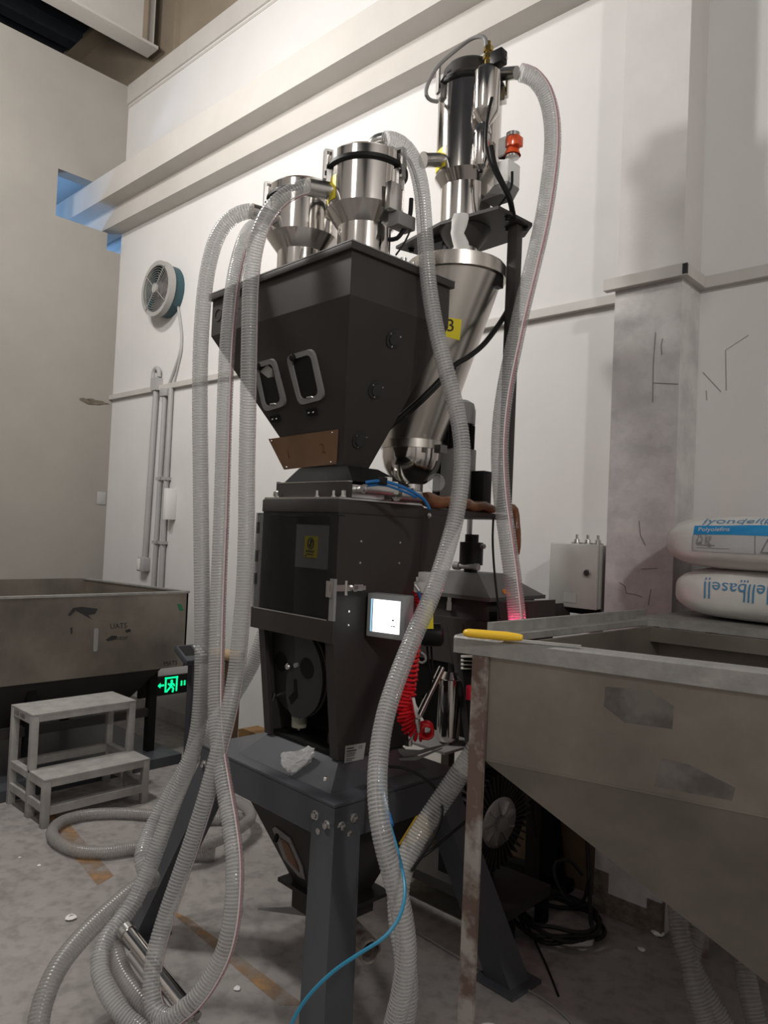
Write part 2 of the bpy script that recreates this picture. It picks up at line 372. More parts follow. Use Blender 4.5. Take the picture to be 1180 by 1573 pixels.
# pillar
p = MB(); p.box(-1.422, -1.142, 2.87, YB + .01, 0, 2.56); pil = struct('wall_pillar', p, 'wall_dirty', smooth=0)
p = MB(); p.box(-1.418, -1.144, 2.874, YB + .01, 2.56, 6.6); struct('wall_pillar_upper', p, 'wall_up', smooth=0)
b = MB(); b.box(-1.4235, -1.1405, 2.8685, 2.90, 0, .09); b.box(-1.4235, -1.36, 2.868, 2.90, .09, .17); b.box(-1.20, -1.1405, 2.868, 2.90, .09, .13); obj('peeled_foot', b, 'bread', pil, label='peeled brown plaster at the pillar foot', smooth=0)
def scratch(pts, r=.0014):
    m = MB(); m.tube([Vector((aty(x, y, 2.8685))) for x, y in pts], r, 5); return m
for pts in ([(1007, 510), (1004, 560), (1003, 618)], [(1003, 588), (1020, 589), (1042, 590)], [(952, 895), (960, 900), (962, 911), (975, 913), (986, 917)],
            [(982, 800), (984, 822), (992, 838)], [(1000, 905), (996, 930)], [(1017, 545), (1016, 530), (1018, 520)], [(985, 874), (1010, 873)]):
    obj('scratch', scratch(pts), 'pencil', pil, label='dark scratch in the pillar plaster')
def scratch_b(pts): 
    m = MB(); m.tube([aty(x, y, YB - .0005) for x, y in pts], .0014, 5); return m
for pts in ([(1116, 600), (1115, 538), (1150, 515)], [(1080, 572), (1108, 602)], [(1085, 600), (1086, 615)]):
    obj('scratch', scratch_b(pts), 'pencil', bw_)
# cable trunking along the wall and round the pillar
t = MB(); t.box(XL, -1.422, YB - .035, YB, 2.56, 2.60); struct('trim_5', t, 'trim', smooth=0)
t = MB(); t.box(-1.46, -1.112, 2.835, 2.87, 2.553, 2.60); struct('trim_6', t, 'trim', smooth=0)
t = MB(); t.box(-1.142, -1.112, 2.8705, YB - .0305, 2.553, 2.60); struct('trim_7', t, 'trim', smooth=0)
t = MB(); t.box(-1.142, 4.0, YB - .03, YB, 2.553, 2.60); t6 = struct('trim_8', t, 'trim', smooth=0)
b = MB(); b.box(-1.130, -1.1115, 2.834, 2.845, 2.556, 2.597); obj('open_end', b, 'ink', t6, smooth=0, label='dark open trunking joint')
# skirting dirt band and black wall foot behind the machines
struct('baseboard_back', MB().box(-6.2, -1.422, YB - .012, YB, 0, .10), 'wall_dirty', smooth=0)

# faded floor line painted on the concrete
def floorpatch(name, pts, z=.0015):
    P = [atz(x, y, z) for x, y in pts]
    m = MB(); m.add(P, [tuple(range(len(P)))]); return struct(name, m, 'floorpaint', smooth=0)
floorpatch('floor_line', [(60, 1250), (85, 1240), (175, 1345), (150, 1360)])
floorpatch('floor_line', [(255, 1395), (290, 1410), (470, 1545), (430, 1545)])
# plaster crumbs on the floor
for (x, y, s) in ((108, 1412, .02), (365, 1520, .012), (1010, 1436, .03), (985, 1460, .014), (60, 1330, .008), (30, 1318, .007)):
    q = atz(x, y, 0); m = MB(); m.ball(q + Vector((0, 0, s * .35)), s, 8, .4)
    m.v = [(a + random.uniform(-.2, .2) * s, b_ + random.uniform(-.2, .2) * s, max(0.0005, c_)) for a, b_, c_ in m.v]
    obj('plaster_crumb', m, 'cloth', label={108: 'pale plaster crumb on the floor left of the hoses', 365: 'small white crumb on the floor beside the hose loop', 1010: 'largest plaster crumb at the foot of the pillar', 985: 'small plaster crumb in front of the pillar foot', 60: 'tiny crumb on the floor before the step stool', 30: 'tiny crumb near the left edge of the floor'}[x], cat='crumb')

# ------------------------------------------------------------------ wall services on the back wall (left part)
fan = root('exhaust_fan', (-5.25, YB, 3.05), 'round dusty wall fan with teal barrel and wire guard above the conduits', 'fan')
FC = aty(239, 443, 2.925); r = .215
def ring(c, R, rr, n=48, axis='Y'):
    return [c + Vector((R * math.cos(2 * PI * i / n), 0, R * math.sin(2 * PI * i / n))) for i in range(n)]
b = MB(); b.lathe(FC + Vector((0, 0.02, 0)), (0, 1, 0), [(r - .012, 0), (r - .012, .118), (r - .03, .118), (r - .03, 0)], 48, caps=False)
obj('barrel', b, 'teal', fan)
b = MB(); b.lathe(FC, (0, 1, 0), [(r - .03, .03), (r - .03, 0), (r + .004, 0), (r + .004, .05), (r - .012, .05)], 48, caps=False); obj('front_rim', b, 'fanrim', fan)
b = MB()
for k in range(1, 9): b.tube(ring(FC + Vector((0, -.004, 0)), .03 + k * .0185, 0), .0021, 6, True)
for k in range(4):
    a = PI / 4 + k * PI / 2 + .1; b.tube([FC + Vector((math.cos(a) * .03, -.006, math.sin(a) * .03)), FC + Vector((math.cos(a) * .2, -.006, math.sin(a) * .2))], .004, 6)
obj('wire_guard', b, 'fanguard', fan)
b = MB(); b.cyl(FC + Vector((0, -.012, 0)), FC + Vector((0, .0, 0)), .038, n=24); b.tube(ring(FC + Vector((0, -.013, 0)), .03, 0, 20), .003, 6, True); obj('guard_badge', b, 'fanrim', fan)
for k in range(6):
    a = k * PI / 3; u = Vector((math.cos(a), 0, math.sin(a))); w_ = Vector((-math.sin(a), 0, math.cos(a)))
    b = MB(); c0 = FC + Vector((0, .065, 0)); b.hexa([c0 + u * .05 - w_ * .02 + Vector((0, -.02, 0)), c0 + u * .185 - w_ * .05 + Vector((0, -.03, 0)), c0 + u * .185 + w_ * .05 + Vector((0, .03, 0)), c0 + u * .05 + w_ * .02 + Vector((0, .02, 0)),
                      c0 + u * .05 - w_ * .02 + Vector((0, -.016, 0)), c0 + u * .185 - w_ * .05 + Vector((0, -.026, 0)), c0 + u * .185 + w_ * .05 + Vector((0, .034, 0)), c0 + u * .05 + w_ * .02 + Vector((0, .024, 0))])
    obj('blade', b, 'fan_in', fan)
b = MB(); b.cyl(FC + Vector((0, .03, 0)), FC + Vector((0, .11, 0)), .06, n=24); obj('motor_hub', b, 'fan_in', fan)
b = MB(); b.lathe(FC + Vector((0, .125, 0)), (0, 1, 0), [(r - .02, 0), (r - .02, .005)], 40); obj('back_plate', b, 'paint_in', fan)
b = MB(); b.tube(spline([aty(x, y, YB - .012) for x, y in ((272, 462), (276, 487), (279, 515), (277, 540), (268, 568), (256, 600), (252, 608))]), .011, 8)
obj('fan_cable', b, 'pvc', label='grey cable hanging from the wall fan down to the trunking', cat='cable')
b = MB(); b.tube(spline([aty(x, y, YB - .012) for x, y in ((279, 512), (279, 535), (274, 560), (268, 585), (264, 600))]), .007, 8)
obj('fan_cable', b, 'pvc', label='thinner second grey cable beside the fan cable', cat='cable')
cd1 = root('wall_conduit', (-5.43, YB, 1.16), 'leftmost white conduit on back wall ending in a switch box', 'conduit')
b = MB(); b.tube(spline([Vector((-5.47, 3.035, 2.66)), Vector((-5.465, 3.035, 2.72)), Vector((-5.43, 3.035, 2.745)), Vector((-5.39, 3.035, 2.72)), Vector((-5.385, 3.035, 2.67))], .01), .019, 10); obj('hooked_end', b, 'pvc', cd1)
b = MB(); b.tube([Vector((-5.405, 3.03, 2.70)), Vector((-5.407, 3.03, 2.56)), Vector((-5.444, 3.03, 1.2))], .023, 12); b.box(-5.45, -5.36, 3.0, 3.06, 2.56, 2.66); obj('pipe', b, 'pvc', cd1)
b = MB(); b.box(-5.505, -5.405, 2.995, 3.06, 1.11, 1.22, .006); obj('switch_box', b, 'pvc', cd1)
b = MB(); b.box(-5.495, -5.45, 2.988, 2.996, 1.12, 1.21, .002); obj('switch_rocker', b, 'white', cd1)
def conduit(xt, xb, zt, zb, r, lab):
    cdx = root('wall_conduit', (xb, YB, zb), lab, 'conduit')
    b = MB(); b.tube([Vector((xt, 3.035, zt)), Vector((xb, 3.035, zb))], r, 10); obj('pipe', b, 'pvc', cdx)
    for z in (zb + .5, zb + 1.0):
        x = xb + (xt - xb) * (z - zb) / (zt - zb); b = MB(); b.box(x - r * 1.5, x + r * 1.5, 3.035 - r * 1.15, 3.06, z - .012, z + .012); obj('clip', b, 'pvc', cdx)
    return cdx
cc = conduit(-5.275, -5.30, 2.56, .85, .019, 'middle thin white conduit dropping from the trunking with a tee on top')
b = MB(); b.box(-5.32, -5.22, 3.005, 3.06, 2.50, 2.565, .008); obj('tee_box', b, 'pvc', cc)
conduit(-5.19, -5.185, 2.56, .85, .021, 'right-hand white conduit passing the small white wall cover')
b = MB(); b.box(-5.115, -5.065, 2.975, 3.06, 1.53, 1.77, .004); wc = obj('wall_cover', b, 'white', label='small white rectangular cover box on the back wall beside the conduits', cat='cover')
b = MB(); b.box(XL, XL + .008, 2.965, 3.045, 1.64, 1.75, .003); obj('wall_plate', b, 'pvc', label='small pale plate on the left wall close to the corner', cat='plate')

# electric cabinet on the back wall left of the pillar
eb = root('electric_box', (-1.56, YB, 1.22), 'light grey steel wall enclosure with a key lock left of the pillar', 'electric box')
b = MB(); b.box(-1.672, -1.447, 2.875, YB, 1.222, 1.49, .005); obj('body', b, 'box', eb)
b = MB(); b.box(-1.674, -1.449, 2.852, 2.872, 1.220, 1.492, .005); obj('door', b, 'box', eb)
b = MB(); b.lathe((-1.492, 2.853, 1.372), (0, -1, 0), [(.017, 0), (.017, .006), (.013, .011)], 20); obj('lock_ring', b, 'zinc', eb)
b = MB(); b.cyl((-1.492, 2.842, 1.372), (-1.492, 2.840, 1.372), .006); obj('keyhole', b, 'ink', eb)
b = MB(); b.box(-1.60, -1.54, 2.850, 2.8525, 1.242, 1.282); obj('embossed_label', b, 'box', eb, label='small raised label window')
for x in (-1.60, -1.548, -1.50):
    b = MB(); b.lathe((x, 2.95, 1.49), (0, 0, 1), [(.024, 0), (.024, .008), (.014, .008), (.012, .022), (.006, .024), (.006, .042)], 12); obj('cable_gland', b, 'zinc', eb)
b = MB(); b.box(-1.62, -1.50, 2.93, 3.0, 1.19, 1.224, .004); obj('gland_block', b, 'black', eb)

# exit sign low under the trough
ex = root('exit_sign', (-4.42, 2.50, .42), 'dark exit sign with glowing green running man beneath the left steel trough', 'sign')
EO = atp(258, 1052, Vector((-4.5, 0, 0)), Vector((1, 0, 0)))
b = MB(); b.box(-4.53, -4.505, EO.y - .21, EO.y + .17, EO.z - .07, EO.z + .06, .004); obj('panel', b, 'blackgloss', ex)
def eg(y0, y1, z0, z1): 
    return MB().box(-4.505, -4.5025, EO.y + y0, EO.y + y1, EO.z + z0, EO.z + z1)
e = MB()
for a in ((-.02, -.010, -.05, .05), (.065, .075, -.05, .05), (-.02, .075, .040, .05)): e.v += [] ; q = eg(*a); e.add(q.v, q.f)
obj('door_frame_symbol', e, 'exit_g', ex, smooth=0)
e = MB(); fx = lambda y, z: Vector((-4.503, EO.y + y, EO.z + z))
e.ball(fx(.03, .022), .009, 8); e.tube([fx(.03, .012), fx(.026, -.012)], .008, 6); e.tube([fx(.026, -.012), fx(.045, -.03), fx(.04, -.055)], .006, 6); e.tube([fx(.026, -.012), fx(.01, -.03), fx(-.008, -.048)], .006, 6)
e.tube([fx(.03, .008), fx(.012, -.004), fx(.004, .008)], .005, 6); e.tube([fx(.03, .008), fx(.047, -.002), fx(.052, -.014)], .005, 6)
obj('running_man_symbol', e, 'exit_g', ex)
e = MB(); e.prism([fx(-.075, 0), fx(-.055, .018), fx(-.055, .006), fx(-.028, .006), fx(-.028, -.006), fx(-.055, -.006), fx(-.055, -.018)], (.001, 0, 0)); obj('arrow_symbol', e, 'exit_g', ex, smooth=0)
for y in (-.125, -.105, .10, .125):
    for k, s in enumerate((('-', .012), ('|', .02), ('-', -.012))):
        pass
    e = MB(); q = eg(y, y + .014, .008, .012); e.add(q.v, q.f); q = eg(y, y + .014, -.004, 0); e.add(q.v, q.f); q = eg(y, y + .014, -.016, -.012); e.add(q.v, q.f); q = eg(y + .005, y + .009, -.018, .016); e.add(q.v, q.f)
    obj('sign_character', e, 'exit_g', ex, smooth=0)

# ------------------------------------------------------------------ left steel trough on its floor scale
tr = root('steel_trough', (-4.75, 1.6, 0), 'long stained stainless steel trough behind the step stool at left', 'trough')
b = MB(); TY0, TY1, TX0, TX1, TZ0, TZ1 = .35, 2.66, -5.35, -4.2, .585, 1.06
b.box(TX1 - .012, TX1, TY0, TY1, TZ0, TZ1); obj('front_panel', b, 'tank', tr, smooth=0)
b = MB(); b.box(TX1, TX1 + .012, TY0, 1.52, TZ0 - .02, TZ0 + .30); obj('lower_cover', b, 'tank', tr, smooth=0)
b = MB(); b.box(TX0, TX0 + .012, TY0, TY1 - .15, TZ0, TZ1 + .01); obj('rear_panel', b, 'tank', tr, smooth=0)
b = MB(); b.hexa([(TX0, TY1 - .16, TZ0), (TX1, TY1 - .012, TZ0), (TX1, TY1, TZ0), (TX0, TY1 - .15, TZ0), (TX0, TY1 - .16, TZ1), (TX1, TY1 - .012, TZ1), (TX1, TY1, TZ1), (TX0, TY1 - .15, TZ1)]); obj('end_panel', b, 'tank', tr, smooth=0)
b = MB(); b.hexa([(TX0, TY0, TZ0 + .05), (TX1 - .013, TY0, TZ0 + .05), (TX1 - .013, TY1 - .02, TZ0 + .05), (TX0, TY1 - .16, TZ0 + .05), (TX0, TY0, TZ0 + .07), (TX1 - .013, TY0, TZ0 + .07), (TX1 - .013, TY1 - .02, TZ0 + .07), (TX0, TY1 - .16, TZ0 + .07)]); obj('floor_panel', b, 'tank', tr, smooth=0)
b = MB(); b.box(TX1 - .03, TX1 + .006, TY0, TY1 + .006, TZ1 - .004, TZ1 + .008); obj('front_rim', b, 'tankrim', tr, smooth=0)
b = MB(); b.hexa([(TX0, TY1 - .17, TZ1), (TX1, TY1 - .02, TZ1), (TX1, TY1 + .01, TZ1), (TX0, TY1 - .14, TZ1), (TX0, TY1 - .17, TZ1 + .01), (TX1, TY1 - .02, TZ1 + .01), (TX1, TY1 + .01, TZ1 + .01), (TX0, TY1 - .14, TZ1 + .01)]); obj('end_rim', b, 'tankrim', tr, smooth=0)
b = MB(); b.frus((TX0 + .25, TX1 - .22, TY0, TY1 - .35), .30, (TX0 + .01, TX1 - .012, TY0, TY1 - .16), TZ0); obj('tapered_bottom', b, 'paint', tr, smooth=0)
for y in (.8, 1.7, 2.45):
    b = MB(); b.box(TX1 - .10, TX1 - .05, y, y + .05, .06, TZ0); obj('leg', b, 'paint_in', tr, smooth=0)
    b = MB(); b.box(TX0 + .05, TX0 + .10, y - .1, y - .05, .06, TZ0); obj('leg', b, 'paint_in', tr, smooth=0)
b = MB(); b.box(TX0 - .1, TX1 + .112, TY0, 2.60, .0, .06); obj('floor_scale_deck', b, 'stand', tr, smooth=0)
b = MB(); b.box(TX1 - .09, TX1 - .06, TY0, 2.5, .28, .33); obj('cross_bar', b, 'paint', tr, smooth=0)
# slot, writing and marks on the front panel
fp = lambda x, y: atp(x, y, Vector((TX1, 0, 0)), Vector((1, 0, 0)))
s0 = fp(147, 983)
b = MB(); b.prism([s0 + Vector((.0005, .014 * math.cos(a), (.055 if math.sin(a) > 0 else -.055) * 1.0 + .014 * math.sin(a))) for a in [i * PI / 8 for i in range(16)]], (.002, 0, 0)); obj('sight_slot', b, 'gasket', tr, smooth=0, label='narrow upright grey strip')
for (x, y, s, sz) in ((182, 962, 'UATS', .045), (184, 980, 'Motor', .04), (262, 1019, 'MATS', .04), (120, 900, '', .03)):
    if s: obj('hand_lettering', text_mb(s, sz, planefn(fp(x, y), (0, 1, 0), (0, -.05, 1), (1, 0, 0), .0015), align='CENTER'), 'ink', tr, smooth=0)
def blot(pts, m='ink', name='stain'):
    P = [fp(x, y) + Vector((.001, 0, 0)) for x, y in pts]; b = MB(); b.prism(P, (.001, 0, 0)); obj(name, b, m, tr, smooth=0)
blot([(104, 945), (112, 934), (125, 932), (150, 935), (146, 943), (135, 945), (142, 952), (128, 944), (116, 938), (108, 946)]); blot([(162, 983), (172, 976), (180, 977), (178, 982), (166, 985)]); blot([(192, 968), (200, 966), (201, 970), (194, 972)]); blot([(108, 965), (111, 963), (111, 972), (109, 975)])
blot([(272, 928), (278, 928), (282, 938), (276, 938)], 'greenpaint', 'green_mark')
# scale indicator head on a post at the trough end
si = root('scale_indicator', (-4.05, 2.62, .06), 'grey scale indicator with keypad on a post at the trough end', 'scale')
b = MB(); b.box(-4.07, -4.02, 2.60, 2.65, .06, .66); obj('post', b, 'stand', si, smooth=0)
b = MB(); R_ = Matrix.Translation((-4.02, 2.60, .69)) @ Matrix.Rotation(math.radians(28), 4, 'Y'); b.box(-.08, .08, -.09, .09, -.02, .02, .006, R_); obj('head', b, 'stand', si)
b = MB(); b.box(-.065, .03, -.075, .01, .0205, .022, 0, R_); obj('display', b, 'blackgloss', si, smooth=0)
b = MB(); [b.box(-.06 + i * .03, -.04 + i * .03, .025 + j * .025, .042 + j * .025, .02, .024, 0, R_) for i in range(4) for j in range(2)]; obj('keypad', b, 'white', si, smooth=0)

# ------------------------------------------------------------------ two-step stool
st = root('step_stool', (-3.85, 1.82, 0), 'dusty grey steel two-step stool in front of the left trough', 'stool')
SX0, SXM, SX1, SY0, SY1 = -4.08, -3.80, -3.62, 1.55, 2.11
b = MB(); b.box(SX0, SXM, SY0, SY1, .502, .512); obj('upper_tread', b, 'stool', st, smooth=0)
b = MB(); b.box(SXM - .02, SX1, SY0, SY1, .225, .235); obj('lower_tread', b, 'stool', st, smooth=0)
t_ = .036
for x, z in ((SX0, .502), (SXM - t_, .502), (SX1 - t_, .225)):
    for y in (SY0, SY1 - t_):
        b = MB(); b.box(x, x + t_, y, y + t_, 0, z, .003); obj('leg', b, 'stool', st)
def rail(x0, x1, y0, y1, z0, z1): obj('rail', MB().box(x0, x1, y0, y1, z0, z1), 'stool', st, smooth=0)
e_ = .001
for y in (SY0, SY1 - t_):
    rail(SX0 + t_, SXM - t_, y + e_, y + t_ - e_, .462, .502); rail(SX0 + t_, SX1 - t_, y + e_, y + t_ - e_, .190, .225); rail(SX0 + t_, SX1 - t_, y + e_, y + t_ - e_, .075, .112)
rail(SXM - t_ + e_, SXM - e_, SY0 + t_, SY1 - t_, .472, .502); rail(SX0 + e_, SX0 + t_ - e_, SY0 + t_, SY1 - t_, .472, .502)
rail(SX1 - t_ + e_, SX1 - e_, SY0 + t_, SY1 - t_, .195, .225); rail(SX1 - t_ + e_, SX1 - e_, SY0 + t_, SY1 - t_, .06, .10); rail(SX0 + e_, SX0 + t_ - e_, SY0 + t_, SY1 - t_, .18, .22)
obj('hand_lettering', text_mb('1101 1000', .032, planefn((SX0 + .05, SY0, .483), (1, 0, 0), (0, 0, 1), (0, -1, 0), .001)), 'ink', st, smooth=0)

# ================================================================== BLENDER MACHINE (machine frame)
def LM(): return MB(MF)
# ---- stand with four splayed legs
sd = root('machine_stand', L(-.27, .2, 0), 'blue-grey steel stand with four splayed legs under the dark machine', 'stand')
x0, x1, y0, y1, zt, zb = -.652, .108, -.078, .481, .70, .588
b = LM(); b.box(x0, x1, y0, y1, zt - .012, zt, .004); obj('table_top', b, 'stand', sd)
for nm, q in (('front', (x0, x1, y0, y0 + .01)), ('back', (x0, x1, y1 - .01, y1)), ('left', (x0, x0 + .01, y0 + .01, y1 - .01)), ('right', (x1 - .01, x1, y0 + .01, y1 - .01))):
    b = LM(); b.box(*q, zb, zt - .012); obj('apron', b, 'stand', sd, smooth=0)
for sx, sy in ((1, -1), (-1, -1), (1, 1), (-1, 1)):
    cx = (x1 - .065) if sx > 0 else (x0 + .065); cy = (y0 + .065) if sy < 0 else (y1 - .065)
    ex_, ey_ = cx + sx * .21, cy + sy * .19; h = .052
    b = LM(); b.hexa([(ex_ - h, ey_ - h, .012), (ex_ + h, ey_ - h, .012), (ex_ + h, ey_ + h, .012), (ex_ - h, ey_ + h, .012), (cx - h, cy - h, zt - .02), (cx + h, cy - h, zt - .02), (cx + h, cy + h, zt - .02), (cx - h, cy + h, zt - .02)])
    lg = obj('leg', b, 'stand', sd, smooth=0)
    b = LM(); b.box(ex_ - h - .03, ex_ + h + .03, ey_ - h - .03, ey_ + h + .03, 0, .012); obj('foot_plate', b, 'stand', lg, smooth=0)
    for dx, dz in ((.03, .045), (.085, .058), (.06, .02)):
        xx = (x1 - dx) if sx > 0 else (x0 + dx); yy = (y0 + dx * .9) if sy < 0 else (y1 - dx * .9)
        b = LM(); b.hexbolt((xx, y0 if sy < 0 else y1, zb + dz), (0, sy, 0)); obj('bolt', b, 'zinc', sd)
        b = LM(); b.hexbolt((x1 if sx > 0 else x0, yy, zb + dz), (sx, 0, 0)); obj('bolt', b, 'zinc', sd)

# ---- discharge hopper under the table
dh = root('discharge_hopper', L(-.21, .2, .2), 'dark square funnel hanging under the stand with a sight window', 'hopper')
b = LM(); b.frus((-.27, -.13, .13, .27), .215, (-.50, .03, .0, .40), .586); obj('body', b, 'paint', dh, smooth=0)
n_ = (MF.to_3x3() @ Vector((0, -(.586 - .215), -.13))).normalized()
def onfun(x, y): return atp(x, y, L(-.2, .13, .215), n_)
def outline(px, e=0.0, th=.004, n=n_, f=onfun): 
    P = [f(x, y) + n * e for x, y in px]; m = MB(); m.prism(P, n * th); return m
obj('window_gasket', outline([(420, 1272), (424, 1269), (447, 1287), (466, 1330), (470, 1350), (460, 1345), (437, 1318)], .001), 'gasket', dh, smooth=0)
obj('window_pane', outline([(432, 1285), (445, 1294), (460, 1328), (462, 1338), (444, 1318)], .006, .002), 'brownfilm', dh, smooth=0)
b = MB(); b.tube([onfun(428, 1280) + n_ * .004, onfun(430, 1288) + n_ * .02], .008, 8); obj('window_knob', b, 'black', dh)
b = LM(); b.box(-.36, -.04, .08, .32, .265, .278); obj('gate_flange', b, 'paint', dh, smooth=0)
b = LM(); b.box(-.30, -.10, .10, .30, .195, .265); obj('gate_housing', b, 'paint', dh, smooth=0)
b = LM(); b.lathe((-.2, .2, .12), (0, 0, 1), [(.06, 0), (.075, .05), (.085, .08)], 24); obj('outlet', b, 'paint', dh)
b = LM(); b.lathe((-.16, .2, .175), (1, -.25, 0), [(.038, 0), (.038, .22), (.031, .22), (.031, .02)], 24, caps=False); obj('side_pipe', b, 'rust', dh)
b = LM(); b.hexa([(-.44, .06, .14), (-.16, .15, .19), (-.14, .19, .19), (-.43, .075, .14), (-.44, .06, .146), (-.16, .14, .235), (-.14, .19, .235), (-.43, .075, .146)]); obj('slide_lever', b, 'gasket', dh, smooth=0)

# ---- mixing cabinet
cb = root('mixing_cabinet', L(-.23, .19, .70), 'dark charcoal mixing cabinet with clear door and round disc on the stand', 'cabinet')
T = (-.44, -.028, 0, .385); Bt = (-.425, -.02, .04, .345); zT, zB, th = 1.603, .775, .014
def rect_at(z, ins=0.0):
    k = min(1, max(0, (1.17 - z) / (1.17 - zB)))
    return tuple(T[i] + (Bt[i] - T[i]) * k + (ins if i % 2 == 0 else -ins) for i in range(4))
def wallpanel(name, side, za, zb_, m='paint', w0=None):
    b = LM(); zs = [za] + ([1.17] if za < 1.17 < zb_ else []) + [zb_]
    for a_, c_ in zip(zs, zs[1:]):
        P = []
        for z in (a_, c_):
            r = rect_at(z)
            q = {'right': (r[1] - th, r[1], r[2], r[3]), 'left': (r[0], r[0] + th, r[2], r[3]), 'back': (r[0] + th, r[1] - th, r[3] - th, r[3]), 'fl': (r[0] + th, r[0] + .035, r[2], r[2] + th), 'fr': (r[1] - .042, r[1] - th, r[2], r[2] + th), 'ft': (r[0] + th, r[1] - th, r[2], r[2] + th)}[side]
            P += [(q[0], q[2], z), (q[1], q[2], z), (q[1], q[3], z), (q[0], q[3], z)]
        b.hexa(P)
    return obj(name, b, m, cb, smooth=0)
wallpanel('side_panel', 'right', zB, zT); wallpanel('side_panel', 'left', zB, zT); wallpanel('back_panel', 'back', zB, zT)
wallpanel('front_frame', 'fl', zB, 1.545); wallpanel('front_frame', 'fr', zB, 1.545); wallpanel('front_header', 'ft', 1.545, zT)
b = LM(); b.box(T[0] + .001, T[1] - .001, .001, .384, zT, zT + .006); obj('top_plate', b, 'zinc', cb, smooth=0)
b = LM(); b.box(T[0] - .004, T[1] + .004, -.004, .389, zT - .045, zT - .002, .002); obj('header_band', b, 'paint', cb)
b = LM(); b.box(-.41, -.035, .055, .33, zB, zB + .01); obj('bottom_plate', b, 'paint_in', cb, smooth=0)
b = LM(); b.box(-.42, -.045, .20, .21, zB + .01, 1.16); obj('inner_panel', b, 'paint_in', cb, smooth=0)
b = LM(); b.frus((-.475, .03, -.03, .40), .7005, (-.415, -.03, .05, .335), .772); obj('base_skirt', b, 'stand', cb, smooth=0)
for x in (-.40, -.03):
    b = LM(); b.hexbolt((x, -.0 if x > -.1 else .37, .7005), (0, 0, 1), .010, .022); obj('anchor_bolt', b, 'zinc', cb)
# disc with yin-yang relief, slightly tilted back like the lower front
DC = L(-.288, .06, 1.02); DN = (MF.to_3x3() @ Vector((0, -1, -.10))).normalized(); DU = MX.copy(); DV = DN.cross(DU).normalized()
if DV.z < 0: DV = -DV
def dp(x, y, e=0.0): return DC + DU * x + DV * y + DN * e
R0 = .168
b = MB(); b.lathe(DC - DN * .012, DN, [(R0, 0), (R0, .010), (R0 - .003, .012)], 48); ds = obj('disc', b, 'disc', cb)
# half of the disc is raised along an S-curve
pts = [(R0 * .985 * math.sin(a), R0 * .985 * math.cos(a)) for a in [i * PI / 24 for i in range(25)]]
pts += [(-R0 * .49 * math.sin(a) , -R0 * .49 - R0 * .49 * math.cos(a) * -1 * -1) for a in [i * PI / 12 for i in range(13)]] if False else []
s1 = [(-.040 * math.sin(a), -R0 * .49 - R0 * .49 * math.cos(a)) for a in [i * PI / 12 for i in range(13)]]
s2 = [(.022 * math.sin(a), R0 * .49 - R0 * .49 * math.cos(a)) for a in [i * PI / 12 for i in range(13)]]
b = MB(); b.prism([dp(x, y, .0005) for x, y in pts + s1[1:] + s2[1:-1]], DN * .016); obj('raised_half', b, 'disc', ds, smooth=30)
for x, y in ((-.085, .012), (.085, .018)):
    b = MB(); b.lathe(dp(x, y, -.001 + (.0168 if x > 0 else 0)), DN, [(.036, 0), (.036, .0022), (.030, .0024)], 24); obj('disc_opening', b, 'paint_in', ds)
b = MB(); b.prism([dp(x, y, .0168) for x, y in ((.01, -.03), (.026, -.03), (.03, -.09), (-.01, -.125), (-.022, -.10), (.008, -.075))], DN * .001); obj('groove', b, 'paint_in', ds, smooth=0)
KB = dp(-.004, .012, .028)
b = MB(); b.ball(KB, .0125, 16); obj('ball_knob', b, 'zinc', cb); b = MB(); b.cyl(dp(.002, .012, 0), KB, .006, n=10); obj('knob_stem', b, 'zinc', cb)
b = MB(); b.cyl(dp(.035, .022, .008), dp(.035, .022, .03), .008, n=12); obj('hub_pin', b, 'gasket', cb)
for x, y in ((-.165, .03), (.150, .005), (-.120, -.118), (.03, -.150)):
    b = MB(); c0 = dp(x, y, .012); b.cyl(dp(x, y, 0), c0, .006, n=10); b.tube([c0 + DU * .006 + DV * .016, c0, c0 - DU * .008 - DV * .016], .0042, 6); obj('wing_nut', b, 'zinc', cb)
b = LM(); b.lathe((-.305, .10, .80), (0, 0, 1), [(.006, 0), (.006, .012), (.027, .012), (.029, .085)], 20); obj('air_filter_cup', b, 'olive', cb)
for x, y, h in ((-.16, .12, .035), (-.10, .10, .06), (-.06, .13, .045)):
    b = LM(); b.cyl((x, y, zB + .01), (x, y, zB + .01 + h), .009, n=10); obj('inner_fitting', b, 'paint', cb)
# clear door
b = LM(); dr_t, dr_b = 1.548, 1.150
dz0, dz1 = 1.152, 1.552
b.box(-.435, .008, -.034, -.028, dz0 + .02, dz1); b.box(-.435, .008, -.028, -.004, dz1 - .006, dz1); b.box(-.435, -.430, -.028, -.004, dz0 + .02, dz1)
dr = obj('clear_door', b, 'cleargrey', cb, smooth=0)
b = LM(); b.box(-.435, .012, -.036, -.026, dz0, dz0 + .07); obj('door_lower_strip', b, 'paint', dr, smooth=0)
b = LM(); b.box(-.012, .010, -.036, -.026, dz0 + .07, dz0 + .20); obj('door_side_strip', b, 'gasket', dr, smooth=0)
b = LM(); b.box(-.42, -.02, -.037, -.036, dz0 + .068, dz0 + .072); obj('strip_edge', b, 'gasket', dr, smooth=0)
for z in (1.50, 1.40, 1.32):
    b = LM(); b.cyl((-.44, -.02, z - .02), (-.44, -.02, z + .02), .006, n=10); obj('hinge', b, 'zinc', dr)
b = LM(); b.box(-.245, -.062, .002, .004, 1.375, 1.517); sh = obj('inner_sheet', b, 'paper', cb, smooth=0)
b = LM(); b.box(-.43, -.255, .012, .02, 1.19, 1.54); obj('inner_dark_panel', b, 'paint_in', cb, smooth=0)
